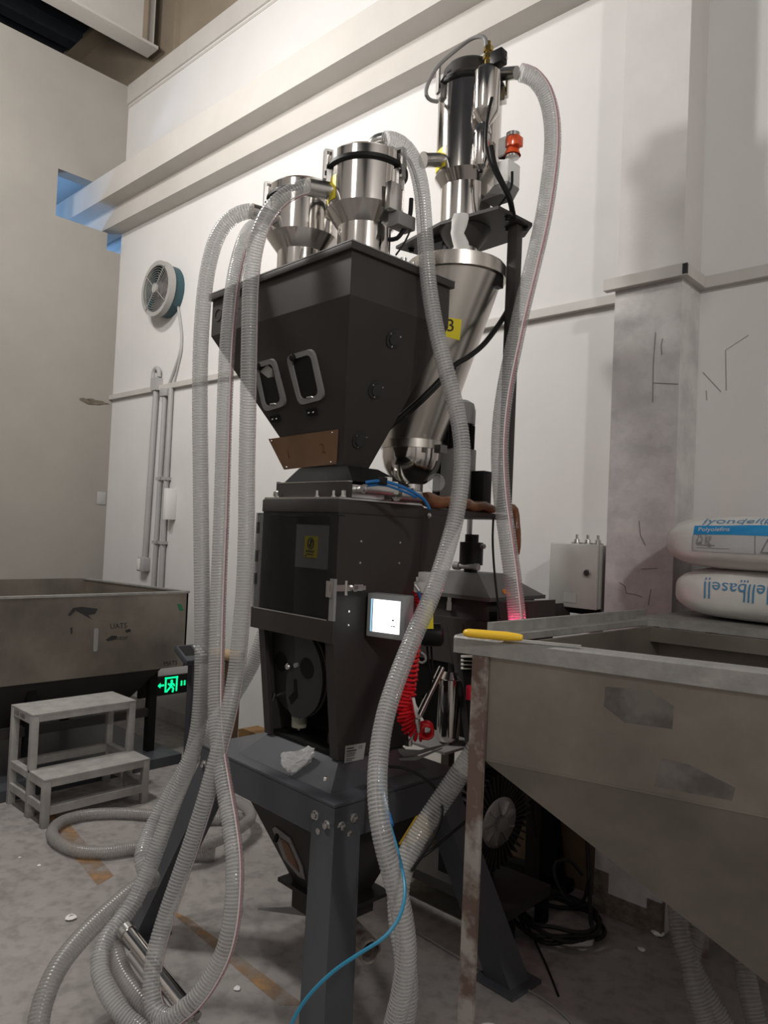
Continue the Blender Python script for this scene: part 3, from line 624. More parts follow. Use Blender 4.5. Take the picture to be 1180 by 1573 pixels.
b = LM(); b.box(-.255, -.05, .012, .02, 1.19, 1.375); obj('inner_grey_panel', b, 'paint', cb, smooth=0)
b = LM(); b.box(-.196, -.128, .0005, .002, 1.409, 1.480); ys = obj('warning_label', b, 'yellow', sh, smooth=0)
b = LM(); b.tube([Vector((-.162 + .015 * math.cos(a), 0, 1.456 + .017 * math.sin(a))) for a in [i * PI / 12 for i in range(24)]], .0022, 6, True); b.box(-.165, -.159, -.001, .0005, 1.444, 1.468); b.tube([(-.168, 0, 1.448), (-.152, 0, 1.468)], .0028, 6)
obj('no_hands_symbol', b, 'ink', sh)
b = LM(); [b.box(-.185 + i * .011, -.178 + i * .011, -.0005, .0005, 1.426, 1.433) for i in range(4)]; b.box(-.184, -.146, -.0005, .0005, 1.418, 1.421); b.box(-.19, -.184, -.0005, .0005, 1.411, 1.416); obj('label_lettering', b, 'ink', sh, smooth=0)
# latch
lt = [MFI @ v for v in ()]
b = LM(); b.box(-.018, .006, -.046, -.036, 1.295, 1.345); b.box(.0, .004, -.046, .09, 1.313, 1.333); b.box(-.028, .012, .045, .095, 1.316, 1.330); obj('toggle_latch', b, 'zinc', cb, smooth=0)
b = LM(); b.cyl((-.02, .05, 1.323), (.012, .05, 1.323), .012, n=12); b.cyl((.0, .02, 1.30), (.0, .02, 1.346), .006, n=10); obj('latch_pivot', b, 'zinc', cb)
for y, z in ((.06, 1.245), (.06, 1.20), (.10, 1.47), (.28, 1.47), (.10, 1.40), (.28, 1.40)):
    b = LM(); b.lathe((T[1], y, z), (1, 0, 0), [(.005, 0), (.004, .003), (.001, .0035)], 10); obj('screw', b, 'zinc', cb)
# rating plate
q = [lpx(x, y, -.0195) for x, y in ((531, 1146), (562, 1141), (558, 1166), (529, 1172))]
def slope_x(p, e): 
    r = rect_at(p.z)[1]; return Vector((r + e, p.y, p.z))
b = LM(); b.prism([slope_x(p, .0005) for p in q], (.0012, 0, 0)); npl = obj('rating_plate', b, 'plate', cb, smooth=0, label='small silver rating plate')
o_ = slope_x(q[0], .0022); du = (slope_x(q[1], .0022) - o_); dv = (slope_x(q[3], .0022) - o_)
def nline(a0, a1, v0, v1):
    b = LM(); P = [o_ + du * a + dv * v for a, v in ((a0, v0), (a1, v0), (a1, v1), (a0, v1))]; b.prism(P, (.0004, 0, 0)); return b
b = MB(); 
for k, (a0, a1, v) in enumerate(((.06, .40, .14), (.06, .55, .30), (.06, .5, .43), (.06, .5, .52), (.06, .45, .62), (.06, .5, .78), (.06, .35, .88))):
    q2 = nline(a0, a1, v, v + (.06 if k < 2 else .03)); b.add(q2.v, q2.f)
obj('plate_lettering', b, 'ink', npl, smooth=0)
oW = MF @ (o_ + du * .72 + dv * .2); R3 = MF.to_3x3()
obj('ce_mark', text_mb('CE', .014, planefn(oW, R3 @ du, -(R3 @ dv), MX, .001), align='CENTER'), 'ink', npl, smooth=0)

# ---- slide gate between cabinet and hopper
sg = root('slide_gate', L(-.22, .18, 1.61), 'silver slide gate frame with pneumatic cylinders on the mixing cabinet', 'slide gate')
b = LM(); b.box(-.408, -.022, .03, .046, 1.6105, 1.66); obj('front_bar', b, 'paint', sg, smooth=0)
b = LM(); b.box(-.408, -.022, .0295, .0465, 1.6601, 1.663); obj('bright_edge', b, 'zinc', sg, smooth=0)
b = LM(); b.box(-.408, -.022, .33, .346, 1.6105, 1.66); obj('rear_bar', b, 'alu', sg, smooth=0)
b = LM(); b.box(-.036, -.021, .0462, .3298, 1.6105, 1.652); obj('side_bar', b, 'zinc', sg, smooth=0)
b = LM(); b.box(-.40, -.04, .047, .329, 1.6105, 1.63); obj('base_plate', b, 'zinc', sg, smooth=0)
for x in (-.385, -.16, -.075, -.03):
    b = LM(); b.hexbolt((x, .018, 1.6095), (0, 0, 1), .008, .016); obj('bolt', b, 'zinc', sg)
b = LM(); b.cyl((-.02, .075, 1.637), (.02, .075, 1.637), .012); b.cyl((.018, .06, 1.638), (.018, .18, 1.638), .015); b.lathe((.018, .18, 1.638), (0, 1, 0), [(.018, 0), (.018, .02), (.01, .02), (.01, .03)], 6); b.lathe((.018, .052, 1.638), (0, 1, 0), [(.009, 0), (.009, .01)], 12)
obj('pneumatic_cylinder', b, 'alu', sg)
b = LM(); b.cyl((.018, .21, 1.63), (.0, .33, 1.63), .022); b.box(-.015, .02, .23, .26, 1.61, 1.625); obj('pneumatic_cylinder', b, 'zinc', sg)
b = LM(); b.cyl((-.45, .06, 1.625), (-.408, .06, 1.625), .011); b.lathe((-.455, .06, 1.625), (1, 0, 0), [(.014, 0), (.014, .01)], 6); obj('end_fitting', b, 'zinc', sg)
b = LM(); b.cyl((-.44, .06, 1.636), (-.44, .06, 1.668), .008); obj('black_fitting', b, 'black', sg)
b = LM(); b.box(-.015, .02, .165, .185, 1.655, 1.685, .003); b.box(-.01, .018, .19, .215, 1.65, 1.672, .003); obj('air_fitting', b, 'white', sg)

# ---- surge hopper
hp = root('surge_hopper', L(-.25, .17, 1.66), 'large charcoal two-chamber feed hopper with windows, above the mixing cabinet', 'hopper')
b = LM(); b.frus((-.402, -.03, .055, .325), 1.664, (-.355, -.095, .085, .225), 1.718); obj('neck_skirt', b, 'paint_in', hp, smooth=0)
HT = (-.695, .092, -.098, .346); HB = (-.352, -.125, .092, .205); HZ0, HZ1, HZ2 = 1.715, 2.207, 2.352
b = LM(); b.frus(HB, HZ0, HT, HZ1); b.frus(HT, HZ1, HT, HZ2); obj('body', b, 'paint', hp, smooth=0)
b = LM(); b.box(HT[0] - .012, HT[1] + .012, HT[2] - .012, HT[3] + .012, 2.340, 2.362, .002); obj('lid', b, 'paint', hp)
b = LM(); b.box(HT[0] - .013, HT[1] + .013, HT[2] - .013, HT[3] + .013, 2.3625, 2.366); obj('lid_edge', b, 'gasket', hp, smooth=0)
R3 = MF.to_3x3()
nF = (R3 @ Vector((0, -(HZ1 - HZ0), -(HB[2] - HT[2])))).normalized(); pF = L(0, HB[2], HZ0)
nR = (R3 @ Vector((HZ1 - HZ0, 0, -(HT[1] - HB[1])))).normalized(); pR = L(HB[1], 0, HZ0)
if nR.x < 0: nR = -nR
def onF(x, y): return atp(x, y, pF, nF)
def onR(x, y): return atp(x, y, pR, nR)
def rr(poly, e, thk, n, f, rad=.22):
    c = [f(x, y) for x, y in poly]; out = []
    N = len(c)
    for i in range(N):
        a, b_, d = c[i - 1], c[i], c[(i + 1) % N]; L1 = min((a - b_).length, (d - b_).length) * rad
        p1 = b_ + (a - b_).normalized() * L1; p2 = b_ + (d - b_).normalized() * L1
        for t in (0, .25, .5, .75, 1): out.append(p1 * (1 - t) ** 2 + b_ * 2 * t * (1 - t) + p2 * t * t)
    return [p + n * e for p in out]
for i, (P_, lab) in enumerate((([(443, 546), (484, 534), (502, 612), (463, 622)], 'right-hand rectangular sight window'), ([(392, 558), (424, 549), (443, 622), (409, 632)], 'left-hand rectangular sight window half behind a hose'))):
    o4 = rr(P_, .001, 0, nF, onF)
    cxp = sum(p[0] for p in P_) / 4; cyp = sum(p[1] for p in P_) / 4
    I_ = [(cxp + (x - cxp) * .72, cyp + (y - cyp) * .80) for x, y in P_]; i4 = rr(I_, .001, 0, nF, onF)
    b = MB(); n = len(o4); b.loft([[p for p in o4], [p + nF * .012 for p in o4], [p + nF * .012 for p in i4], [p for p in i4]], caps=False, close=True)
    wn = obj('sight_window', b, 'gasket', hp, label=lab)
    b = MB(); b.prism([p + nF * .002 for p in i4], nF * .003); obj('pane', b, 'blackgloss', wn, smooth=0)
    t0 = onF(P_[0][0] * .7 + P_[1][0] * .3, P_[0][1] * .7 + P_[1][1] * .3 + 6)
    b = MB(); b.lathe(t0 + nF * .008, nF, [(.013, 0), (.013, .012), (.009, .016)], 14); obj('window_clip', b, 'black', wn)
    t1 = onF(P_[2][0] * .5 + P_[3][0] * .5, P_[2][1] * .5 + P_[3][1] * .5); t2 = onF(P_[2][0] * .45 + P_[3][0] * .55, P_[2][1] * .5 + P_[3][1] * .5 + 16)
    b = MB(); b.tube([t1 + nF * .01 + (R3 @ Vector((-.02, 0, .012))), t1 + nF * .022 + (R3 @ Vector((-.012, 0, .02))), t1 + nF * .022 + (R3 @ Vector((.012, 0, .02))), t1 + nF * .01 + (R3 @ Vector((.02, 0, .012)))], .003, 6); obj('wire_latch', b, 'zinc', wn)
    b = MB(); u_ = R3 @ Vector((1, 0, 0)); v_ = nF.cross(u_); b.hexa([t2 + u_ * a + v_ * c_ + nF * d for d in (.0, .008) for a, c_ in ((-.025, -.012), (.025, -.012), (.025, .012), (-.025, .012))]); lb = obj('latch_base', b, 'paint_in', wn, smooth=0)
    b = MB(); [b.lathe(t2 + u_ * a + nF * .008, nF, [(.004, 0), (.003, .003)], 8) for a in (-.012, .012)]; obj('rivets', b, 'zinc', wn)
b = MB(); b.prism([onF(x, y) + nF * .005 for x, y in ((401, 570), (413, 560), (420, 566), (423, 578), (414, 580))], nF * .001); obj('round_sticker', b, 'plate', hp, smooth=0)
for (x, y), lab in (((604, 520), 'uppermost round port'), ((577, 598), 'middle round port'), ((552, 675), 'lowest round port')):
    c0 = onR(x, y); b = MB(); b.lathe(c0, nR, [(.030, 0), (.030, .005), (.020, .005), (.020, .010), (.014, .010)], 28); pt = obj('sight_port', b, 'disc', hp, label=lab)
    b = MB(); b.lathe(c0, nR, [(.0145, .002), (.0145, .0085)], 20); obj('port_glass', b, 'blackgloss', pt)
    u_ = R3 @ Vector((0, 1, 0)); v_ = nR.cross(u_)
    for k in range(3):
        a = k * 2 * PI / 3 + .5; b = MB(); b.lathe(c0 + (u_ * math.cos(a) + v_ * math.sin(a)) * .025 + nR * .005, nR, [(.0035, 0), (.003, .003)], 8); obj('port_screw', b, 'zinc', pt)
cp = [(414, 674), (521, 659), (518, 712), (438, 721)]
b = MB(); b.prism([onF(x, y) + nF * .0015 for x, y in cp], nF * .004); cpp = obj('cover_plate', b, 'copper', hp, smooth=0, label='brown film-covered plate')
for x, y in ((419, 677), (512, 664), (510, 709), (442, 717)):
    b = MB(); b.lathe(onF(x, y) + nF * .0055, nF, [(.004, 0), (.003, .003)], 8); obj('plate_screw', b, 'zinc', cpp)
for s, x, y in (('1', 445, 697), ('2', 498, 689)):
    obj('embossed_digit', text_mb(s, .05, planefn(onF(x, y) + nF * .006, R3 @ Vector((1, 0, 0)), nF.cross(R3 @ Vector((1, 0, 0))) * (-1 if nF.cross(R3 @ Vector((1, 0, 0))).z < 0 else 1), nF, .0006), align='CENTER'), 'brownfilm', cpp, smooth=0)
# faint emblem on the upper band
e0 = L(HT[0] + .045, HT[2] - .0005, 2.285)
b = LM(); b.tube([Vector((HT[0] + .045 + .022 * math.cos(a), HT[2], 2.28 + .022 * math.sin(a))) for a in [i * PI / 10 for i in range(20)]], .003, 6, True); b.box(HT[0] + .08, HT[0] + .20, HT[2] - .001, HT[2], 2.277, 2.292); obj('faint_emblem', b, 'emblem', hp, smooth=0)
for x, y in ((-.0, .01), (.05, .25), (.07, .10)):
    b = LM(); b.hexbolt((x, y, 2.366), (0, 0, 1), .01, .012); obj('lid_bolt', b, 'zinc', hp)

# ---- loaders on the hopper
def sticker(parent, c, rad, a0, a1, z0, z1, txt, tsize, m='yellow'):
    """label wrapped on a vertical cylinder, centre c, angles in world degrees"""
    c = Vector(c); A0, A1 = math.radians(a0), math.radians(a1); n = 10
    rg = [[c + Vector((math.cos(A0 + (A1 - A0) * i / n) * rad, math.sin(A0 + (A1 - A0) * i / n) * rad, 0)) for i in range(n + 1)]]
    vs = []; fs = []
    for k, (rr_, z) in enumerate(((rad, z0), (rad, z1))):
        for i in range(n + 1):
            a = A0 + (A1 - A0) * i / n; vs.append((c.x + math.cos(a) * rr_, c.y + math.sin(a) * rr_, z))
    for i in range(n): fs.append((i, i + 1, n + 2 + i, n + 1 + i))
    b = MB(); b.add(vs, fs); s = obj('number_label', b, m, parent)
    am = (A0 + A1) / 2; sg_ = 1
    fn = lambda x, y: Vector((c.x + math.cos(am + x / rad) * (rad + .0012), c.y + math.sin(am + x / rad) * (rad + .0012), (z0 + z1) / 2 + y))
    obj('number', text_mb(txt, tsize, fn, align='CENTER'), 'ink', parent, smooth=0)
def loader(name, lx, ly, label, num, clamp_angles, inlet):
    o = L(lx, ly, 2.3665); rt = root(name, o, label, 'vacuum loader', 'vacuum loaders on the feed hopper')
    def Z(h): return o + Vector((0, 0, h))
    b = MB(); b.lathe(o, (0, 0, 1), [(.091, 0), (.091, .158)], 48); obj('neck', b, 'chrome', rt, 50)
    if True:
        b = MB(); b.lathe(Z(.158), (0, 0, 1), [(.091, 0), (.133, .056)], 48, caps=False); obj('cone', b, 'chrome', rt, smooth=25)
    b = MB(); b.lathe(Z(.214), (0, 0, 1), [(.130, 0), (.130, .132)], 48); obj('canister', b, 'chrome', rt, smooth=50)
    b = MB(); b.lathe(Z(.345), (0, 0, 1), [(.137, 0), (.141, .004), (.141, .014), (.137, .018)], 48); obj('seal_ring', b, 'black', rt)
    b = MB(); b.lathe(Z(.363), (0, 0, 1), [(.136, 0), (.136, .028), (.122, .04), (.06, .05), (.001, .052)], 48); obj('lid', b, 'chrome', rt, smooth=30)
    for a in clamp_angles:
        a = math.radians(a); d = Vector((math.cos(a), math.sin(a), 0)); w_ = Vector((-d.y, d.x, 0))
        def bx(r0, r1, w0, z0, z1, m, nm):
            b = MB(); b.hexa([o + d * r + w_ * s + Vector((0, 0, z)) for z in (z0, z1) for r, s in ((r0, -w0), (r1, -w0), (r1, w0), (r0, w0))]); obj(nm, b, m, rt, smooth=0)
        bx(.128, .145, .016, .27, .335, 'zinc', 'clamp_base'); bx(.145, .153, .011, .305, .405, 'zinc', 'clamp_lever'); bx(.128, .150, .013, .315, .33, 'black', 'clamp_hook'); bx(.12, .1445, .011, .398, .406, 'zinc', 'clamp_catch')
    return rt
l1 = loader('vacuum_loader', -.115, .13, 'nearer polished steel vacuum loader with hose looping over its lid', '2', (243, 8, 125), None)
l2 = loader('vacuum_loader', -.462, .13, 'farther polished steel vacuum loader at left of the hopper lid', '1', (243, 8, 125), None)
c1 = L(-.115, .13, 0); c2 = L(-.462, .13, 0)
sticker(l1, c1, .1312, 234, 266, 2.595, 2.675, '2', .06)
b = MB(); p_ = at(503, 293, 2.46); q_ = at(472, 287, 2.42); b.tube([p_ + (p_ - q_) * .8, q_], .029, 20); obj('inlet_pipe', b, 'zinc', l1); 
b = MB(); p_ = at(408, 331, 2.66); q_ = at(386, 324, 2.63); b.tube([p_ + (p_ - q_) * 1.2, q_], .027, 20); obj('inlet_pipe', b, 'zinc', l2)
# lid outlet elbow of the near loader
b = MB(); b.tube(spline([at(572, 238, 2.52), at(574, 224, 2.52), at(580, 217, 2.51), at(592, 214, 2.50)], .008), .023, 16); obj('lid_elbow', b, 'zinc', l1)
b = LM(); b.box(.022, .05, .09, .14, 2.545, 2.635, .003); obj('solenoid_box', b, 'zinc', l1)
b = LM(); b.box(.01, .06, .12, .20, 2.50, 2.545, .003); obj('solenoid_bracket', b, 'gasket', l1)
b = MB(); b.tube(spline([at(632, 305, 2.43), at(630, 330, 2.43), at(622, 350, 2.43), at(610, 366, 2.43), at(597, 368, 2.44)], .01), .0075, 8); b.tube(spline([at(632, 350, 2.43), at(622, 372, 2.43), at(608, 392, 2.43)], .02), .003, 6)
obj('loader_cable', b, 'black', label='black cable hanging from the near loader onto the hopper lid', cat='cable')
b = LM(); b.box(.0, .075, .15, .22, 2.367, 2.38); b.cyl((.03, .18, 2.38), (.03, .18, 2.41), .012); b.cyl((.055, .2, 2.38), (.055, .2, 2.395), .01); obj('lid_clamp', b, 'zinc', hp)

# ---- raised loader no. 3 with plate and post
A3 = L(-.118, .655, 0)
def z3(y): return lpy(716, y, .655).z
PZ = 2.70
l3 = root('tall_vacuum_loader', Vector((A3.x, A3.y, PZ + .007)), 'tallest dark polished vacuum loader on the raised plate with brass valve', 'vacuum loader')
o = Vector((A3.x, A3.y, 0))
b = MB(); b.lathe(o + Vector((0, 0, PZ + .007)), (0, 0, 1), [(.100, 0), (.100, .143)], 48); obj('neck', b, 'chrome', l3, smooth=50)
b = MB(); b.lathe(o + Vector((0, 0, PZ + .150)), (0, 0, 1), [(.100, 0), (.127, .042)], 48, caps=False); obj('cone', b, 'chrome', l3, smooth=25)
b = MB(); b.lathe(o + Vector((0, 0, PZ + .192)), (0, 0, 1), [(.125, 0), (.125, .353)], 48); obj('canister', b, 'chrome', l3, smooth=50)
b = MB(); b.lathe(o + Vector((0, 0, PZ + .533)), (0, 0, 1), [(.131, 0), (.135, .004), (.135, .016), (.131, .02)], 48); obj('seal_ring', b, 'black', l3)
b = MB(); b.lathe(o + Vector((0, 0, PZ + .553)), (0, 0, 1), [(.128, 0), (.128, .010), (.115, .012), (.110, .062), (.100, .075), (.001, .077)], 48); obj('motor_cover', b, 'paint', l3, smooth=30)
for a in (248, 20, 130):
    a = math.radians(a); d = Vector((math.cos(a), math.sin(a), 0)); w_ = Vector((-d.y, d.x, 0))
    for r0, r1, w0, z0, z1, m, nm in ((.124, .142, .016, .478, .532, 'zinc', 'clamp_base'), (.142, .15, .011, .498, .60, 'zinc', 'clamp_lever'), (.124, .146, .012, .512, .528, 'black', 'clamp_hook')):
        b = MB(); b.hexa([o + d * r + w_ * s + Vector((0, 0, PZ + z)) for z in (z0, z1) for r, s in ((r0, -w0), (r1, -w0), (r1, w0), (r0, w0))]); obj(nm, b, m, l3, smooth=0)
sticker(l3, o, .1262, 229, 266, PZ + .205, PZ + .285, '3', .06)
b = MB(); p_ = at(672, 246, 2.82); q_ = at(652, 246, 2.79); b.tube([p_ + (p_ - q_), q_], .026, 20); b.tube([q_, q_ - (p_ - q_) * .1], .030, 20); obj('inlet_pipe', b, 'zinc', l3)
b = MB(); b.tube([at(768, 114, 2.85), at(794, 112, 2.80)], .024, 20); obj('outlet_pipe', b, 'zinc', l3)
# small reservoir strapped to the right front of the loader
rv = at(747, 160, 2.74); rv = Vector((rv.x, rv.y, 0))
def zr(y): return at(747, y, 2.74).z
b = MB(); b.lathe((rv.x, rv.y, zr(196)), (0, 0, 1), [(.012, 0), (.046, zr(176) - zr(196)), (.049, zr(172) - zr(196)), (.049, zr(112) - zr(196)), (.04, zr(106) - zr(196)), (.01, zr(103) - zr(196))], 32); rs = obj('air_reservoir', b, 'chrome', l3, smooth=30)
b = MB(); c_ = at(741, 200, 2.72); zb_ = at(741, 262, 2.72).z; zt_ = at(741, 203, 2.72).z
b.lathe((c_.x, c_.y, zb_), (0, 0, 1), [(.008, 0), (.022, .012), (.029, .035), (.029, zt_ - zb_ - .01), (.033, zt_ - zb_ - .01), (.033, zt_ - zb_), (.027, zt_ - zb_ + .02)], 28); obj('reservoir_cup', b, 'chrome', l3, smooth=30)
b = MB(); b.cyl((c_.x, c_.y, zb_ - .008), (c_.x, c_.y, zb_ + .002), .008); obj('drain_nipple', b, 'black', l3)
b = MB(); zz = zr(103); 
for k, (r_, h) in enumerate(((.013, .03), (.019, .018), (.012, .012), (.018, .018), (.010, .02))):
    b.lathe((rv.x, rv.y, zz), (0, 0, 1), [(r_, 0), (r_, h)], 6 if k % 2 else 12); zz += h
obj('brass_valve', b, 'brass', l3)
b = MB(); b.lathe((rv.x + .008, rv.y + .004, zr(90)), (1, .3, 0), [(.014, 0), (.014, .03)], 12); obj('brass_elbow', b, 'brass', l3)
b = MB(); q_ = at(766, 90, 2.72); b.box(q_.x - .026, q_.x + .026, q_.y - .02, q_.y + .02, q_.z - .026, q_.z + .026, .004); obj('solenoid_coil', b, 'blackgloss', l3); b = MB(); b.cyl(at(773, 90, 2.71), at(779, 89, 2.70), .005); obj('coil_nut', b, 'zinc', l3)
b = MB(); b.tube(spline([at(747, 72, 2.74), at(746, 60, 2.74), at(738, 56, 2.75), (at(722, 61, 2.78)), at(697, 80, 2.80), at(672, 103, 2.80), at(657, 130, 2.80), at(655, 146, 2.80), at(662, 154, 2.82), at(672, 156, 2.84)], .015), .0075, 8); obj('braided_air_tube', b, 'gasket', label='thin grey braided air tube arching from the brass valve over the tall loader', cat='tube')
# cables along the tall loader
b = MB(); b.tube(spline([at(756, 150, 2.69), at(750, 175, 2.68), at(747, 200, 2.67), at(747, 225, 2.67), at(753, 250, 2.66), at(764, 272, 2.66), at(777, 295, 2.68), at(787, 315, 2.72), at(791, 335, 2.75)], .02), .006, 8); obj('loader_cable', b, 'black', label='black cable running down the front of the tall loader', cat='cable')
b = MB(); b.tube(spline([at(754, 225, 2.69), at(760, 255, 2.68), at(771, 280, 2.69), at(783, 305, 2.72), at(789, 335, 2.76)], .02), .011, 8); obj('loader_cable', b, 'black', label='thicker black cable bundle beside the tall loader neck', cat='cable')
# alarm/valve unit hanging on the loader's right
au = root('alarm_unit', at(783, 298, 2.80), 'white control box with orange-red banded cylinder right of the tall loader', 'control box')
cA = at(783, 268, 2.78)
b = MB(); b.box(cA.x - .045, cA.x + .02, cA.y - .04, cA.y + .04, cA.z - .045, cA.z + .042, .003); obj('box', b, 'white', au)
b = MB(); b.frus((cA.x - .09, cA.x + .0, cA.y - .045, cA.y + .03), cA.z - .09, (cA.x - .045, cA.x + .02, cA.y - .04, cA.y + .04), cA.z - .047); obj('lower_hood', b, 'gasket', au, smooth=0)
b = MB(); zz = at(787, 243, 2.78).z; q_ = at(787, 243, 2.78); ht = at(787, 205, 2.78).z - zz; b.lathe((q_.x, q_.y, zz), (0, 0, 1), [(.026, 0), (.026, .012), (.022, .014), (.022, ht - .016), (.026, ht - .014), (.026, ht)], 24); obj('cylinder', b, 'zinc', au)
b = MB(); b.lathe((q_.x, q_.y, zz + ht * .42), (0, 0, 1), [(.027, 0), (.0275, .002), (.0275, ht * .36), (.027, ht * .37)], 24); b.lathe((q_.x, q_.y, zz + ht * .10), (0, 0, 1), [(.032, 0), (.022, ht * .30)], 24, caps=False); obj('warning_band', b, 'orangered', au)
b = MB(); b.box(q_.x + .015, q_.x + .04, q_.y - .03, q_.y + .01, zz + ht * .35, zz + ht * .75, .003); obj('red_flag', b, 'orangered', au)
p_ = at(774, 226, 2.80); b = MB(); b.box(p_.x - .02, p_.x + .02, p_.y - .01, p_.y + .02, p_.z - .035, p_.z + .035, .003); obj('side_block', b, 'white', au)
b = MB(); b.tube([at(768, 240, 2.82), at(780, 240, 2.8)], .012, 10); obj('bracket_pin', b, 'black', au)
b = MB(); b.tube(spline([at(787, 264, 2.72), at(786, 285, 2.71), at(778, 300, 2.71), at(765, 318, 2.74)], .01), .005, 8); obj('box_cable', b, 'black', label='short black cable dropping from the white control box', cat='cable')
# plate and post
pp = [lpz(x, y, PZ) for x, y in ((608, 380), (676, 343), (766, 318), (818, 345), (806, 362), (740, 384), (672, 398))]
pr_ = root('raised_platform', L(-.05, .9, 1.596), 'dark raised mounting plate on a tall post carrying the tall loader', 'platform')
b = LM(); b.prism([(p.x, p.y, PZ - .006) for p in pp], (0, 0, .012)); obj('plate', b, 'paint', pr_, smooth=0)
q_ = atz(792, 347, PZ - .0065); PX, PY = q_.x, q_.y
b = MB(); b.box(PX - .022, PX + .022, PY - .02, PY + .02, 1.5965, PZ - .0065, .004); obj('post', b, 'paint', pr_)
for x, y in ((781, 334), (806, 350), (781, 350), (632, 383)):
    p_ = atz(x, y, PZ - .007); b = MB(); b.hexbolt(p_, (0, 0, -1), .011, .010); obj('bolt', b, 'blackgloss', pr_)
b = LM(); b.box(-.31, -.16, .62, .75, PZ - .035, PZ - .0065); b.cyl((-.2, .66, PZ - .035), (-.2, .66, PZ - .09), .03); obj('under_bracket', b, 'black', pr_, smooth=0)
# ---- eccentric cone hopper no. 3
kh = root('cone_hopper', L(-.3, .62, 1.60), 'brushed steel cone hopper with yellow number 3 label behind the feed hopper', 'hopper')
ct = L(-.135, .63, 2.50); cbm = L(-.30, .60, 1.87)
def skew(z0, r0, z1, r1, n=56, k=14):
    R_ = []
    for j in range(k + 1):
        t = j / k; c = ct.lerp(cbm, t); z = z0 + (z1 - z0) * t; rr_ = r0 + (r1 - r0) * t
        R_.append([Vector((c.x + rr_ * math.cos(2 * PI * i / n), c.y + rr_ * math.sin(2 * PI * i / n), z)) for i in range(n)])
    return R_
b = MB(); b.loft(skew(2.50, .182, 1.87, .122)); obj('cone_shell', b, 'brush', kh, smooth=50)
b = MB(); b.lathe((ct.x, ct.y, 2.49), (0, 0, 1), [(.188, 0), (.197, .001), (.197, .045), (.188, .046)], 56); obj('lid_clamp_band', b, 'brush', kh)
b = MB(); b.lathe((ct.x, ct.y, 2.536), (0, 0, 1), [(.188, 0), (.188, .01), (.001, .012)], 56); obj('lid', b, 'brush', kh)
b = MB(); p_ = at(765, 430, 2.80); b.box(p_.x - .012, p_.x + .012, p_.y - .02, p_.y + .02, p_.z - .03, p_.z + .02); b.cyl(p_ - Vector((0, 0, .03)), p_ + Vector((0, 0, .05)), .005); obj('band_latch', b, 'blackgloss', kh, smooth=0)
b = MB(); b.lathe((cbm.x, cbm.y, 1.835), (0, 0, 1), [(.122, 0), (.127, .001), (.127, .034), (.122, .035)], 48); obj('lower_band', b, 'brush', kh)
b = MB(); p_ = at(677, 690, 2.78); b.box(p_.x - .015, p_.x + .015, p_.y - .02, p_.y + .02, p_.z - .015, p_.z + .015); obj('band_latch', b, 'zinc', kh, smooth=0)
b = MB(); b.lathe((cbm.x, cbm.y, 1.70), (0, 0, 1), [(.03, -.01), (.06, .003), (.09, .028), (.11, .065), (.119, .10), (.121, .136)], 48); obj('feeder_bowl', b, 'chrome', kh, smooth=60)
b = MB(); b.cyl((cbm.x, cbm.y, 1.597), (cbm.x, cbm.y, 1.70), .05, n=28); b.tube([Vector((cbm.x, cbm.y, 1.66)), Vector((cbm.x, cbm.y, 1.66)) + R3 @ Vector((.0, -.22, -.0))], .035, 20); obj('feed_screw_tube', b, 'zinc', kh)
b = MB(); b.cyl((A3.x, A3.y, 2.549), (A3.x, A3.y, 2.62), .052, n=28); b.tube([Vector((A3.x - .045, A3.y - .03, 2.548)), Vector((A3.x - .045, A3.y - .03, 2.6))], .02, 12); obj('inlet_sleeve', b, 'zinc', kh)
b = MB(); b.lathe((A3.x, A3.y, 2.618), (0, 0, 1), [(.055, 0), (.09, .05), (.10, .074)], 36); obj('transition_cone', b, 'paint', l3)
# number 3 label on the cone
def cone_fn(cx, cy, e):
    def fn(x, y):
        p = at(cx, cy, 1); d = ray(cx, cy)
        return None
    return fn
import_z = lambda y: 1
def cone_hit(px, py):
    d = ray(px, py); best = None
    for i in range(9000):
        t = 2.3 + i * .0001; p = CAM + d * t; k = (2.50 - p.z) / .63
        if 0 <= k <= 1:
            c = ct.lerp(cbm, k); 
            if (p - Vector((c.x, c.y, p.z))).length < .182 - .06 * k: return p, (p - Vector((c.x, c.y, p.z))).normalized()
    return CAM + d * 2.7, -FW
quad = [(684, 487), (709, 491), (706, 523), (684, 517)]
g_ = []
for j in range(7):
    for i in range(7):
        u_, v_ = i / 6, j / 6
        x = (quad[0][0] * (1 - u_) + quad[1][0] * u_) * (1 - v_) + (quad[3][0] * (1 - u_) + quad[2][0] * u_) * v_; y = (quad[0][1] * (1 - u_) + quad[1][1] * u_) * (1 - v_) + (quad[3][1] * (1 - u_) + quad[2][1] * u_) * v_
        p, nn = cone_hit(x, y); g_.append(p + nn * .0015)
b = MB(); b.add(g_, [(j * 7 + i, j * 7 + i + 1, (j + 1) * 7 + i + 1, (j + 1) * 7 + i) for j in range(6) for i in range(6)]); obj('number_label', b, 'yellow', kh)
def fn3(x, y): p, nn = cone_hit(692 + x, 501 - y); return p + nn * .003
obj('number', text_mb('3', 27, fn3, align='CENTER', sub=3), 'ink', kh, smooth=0)
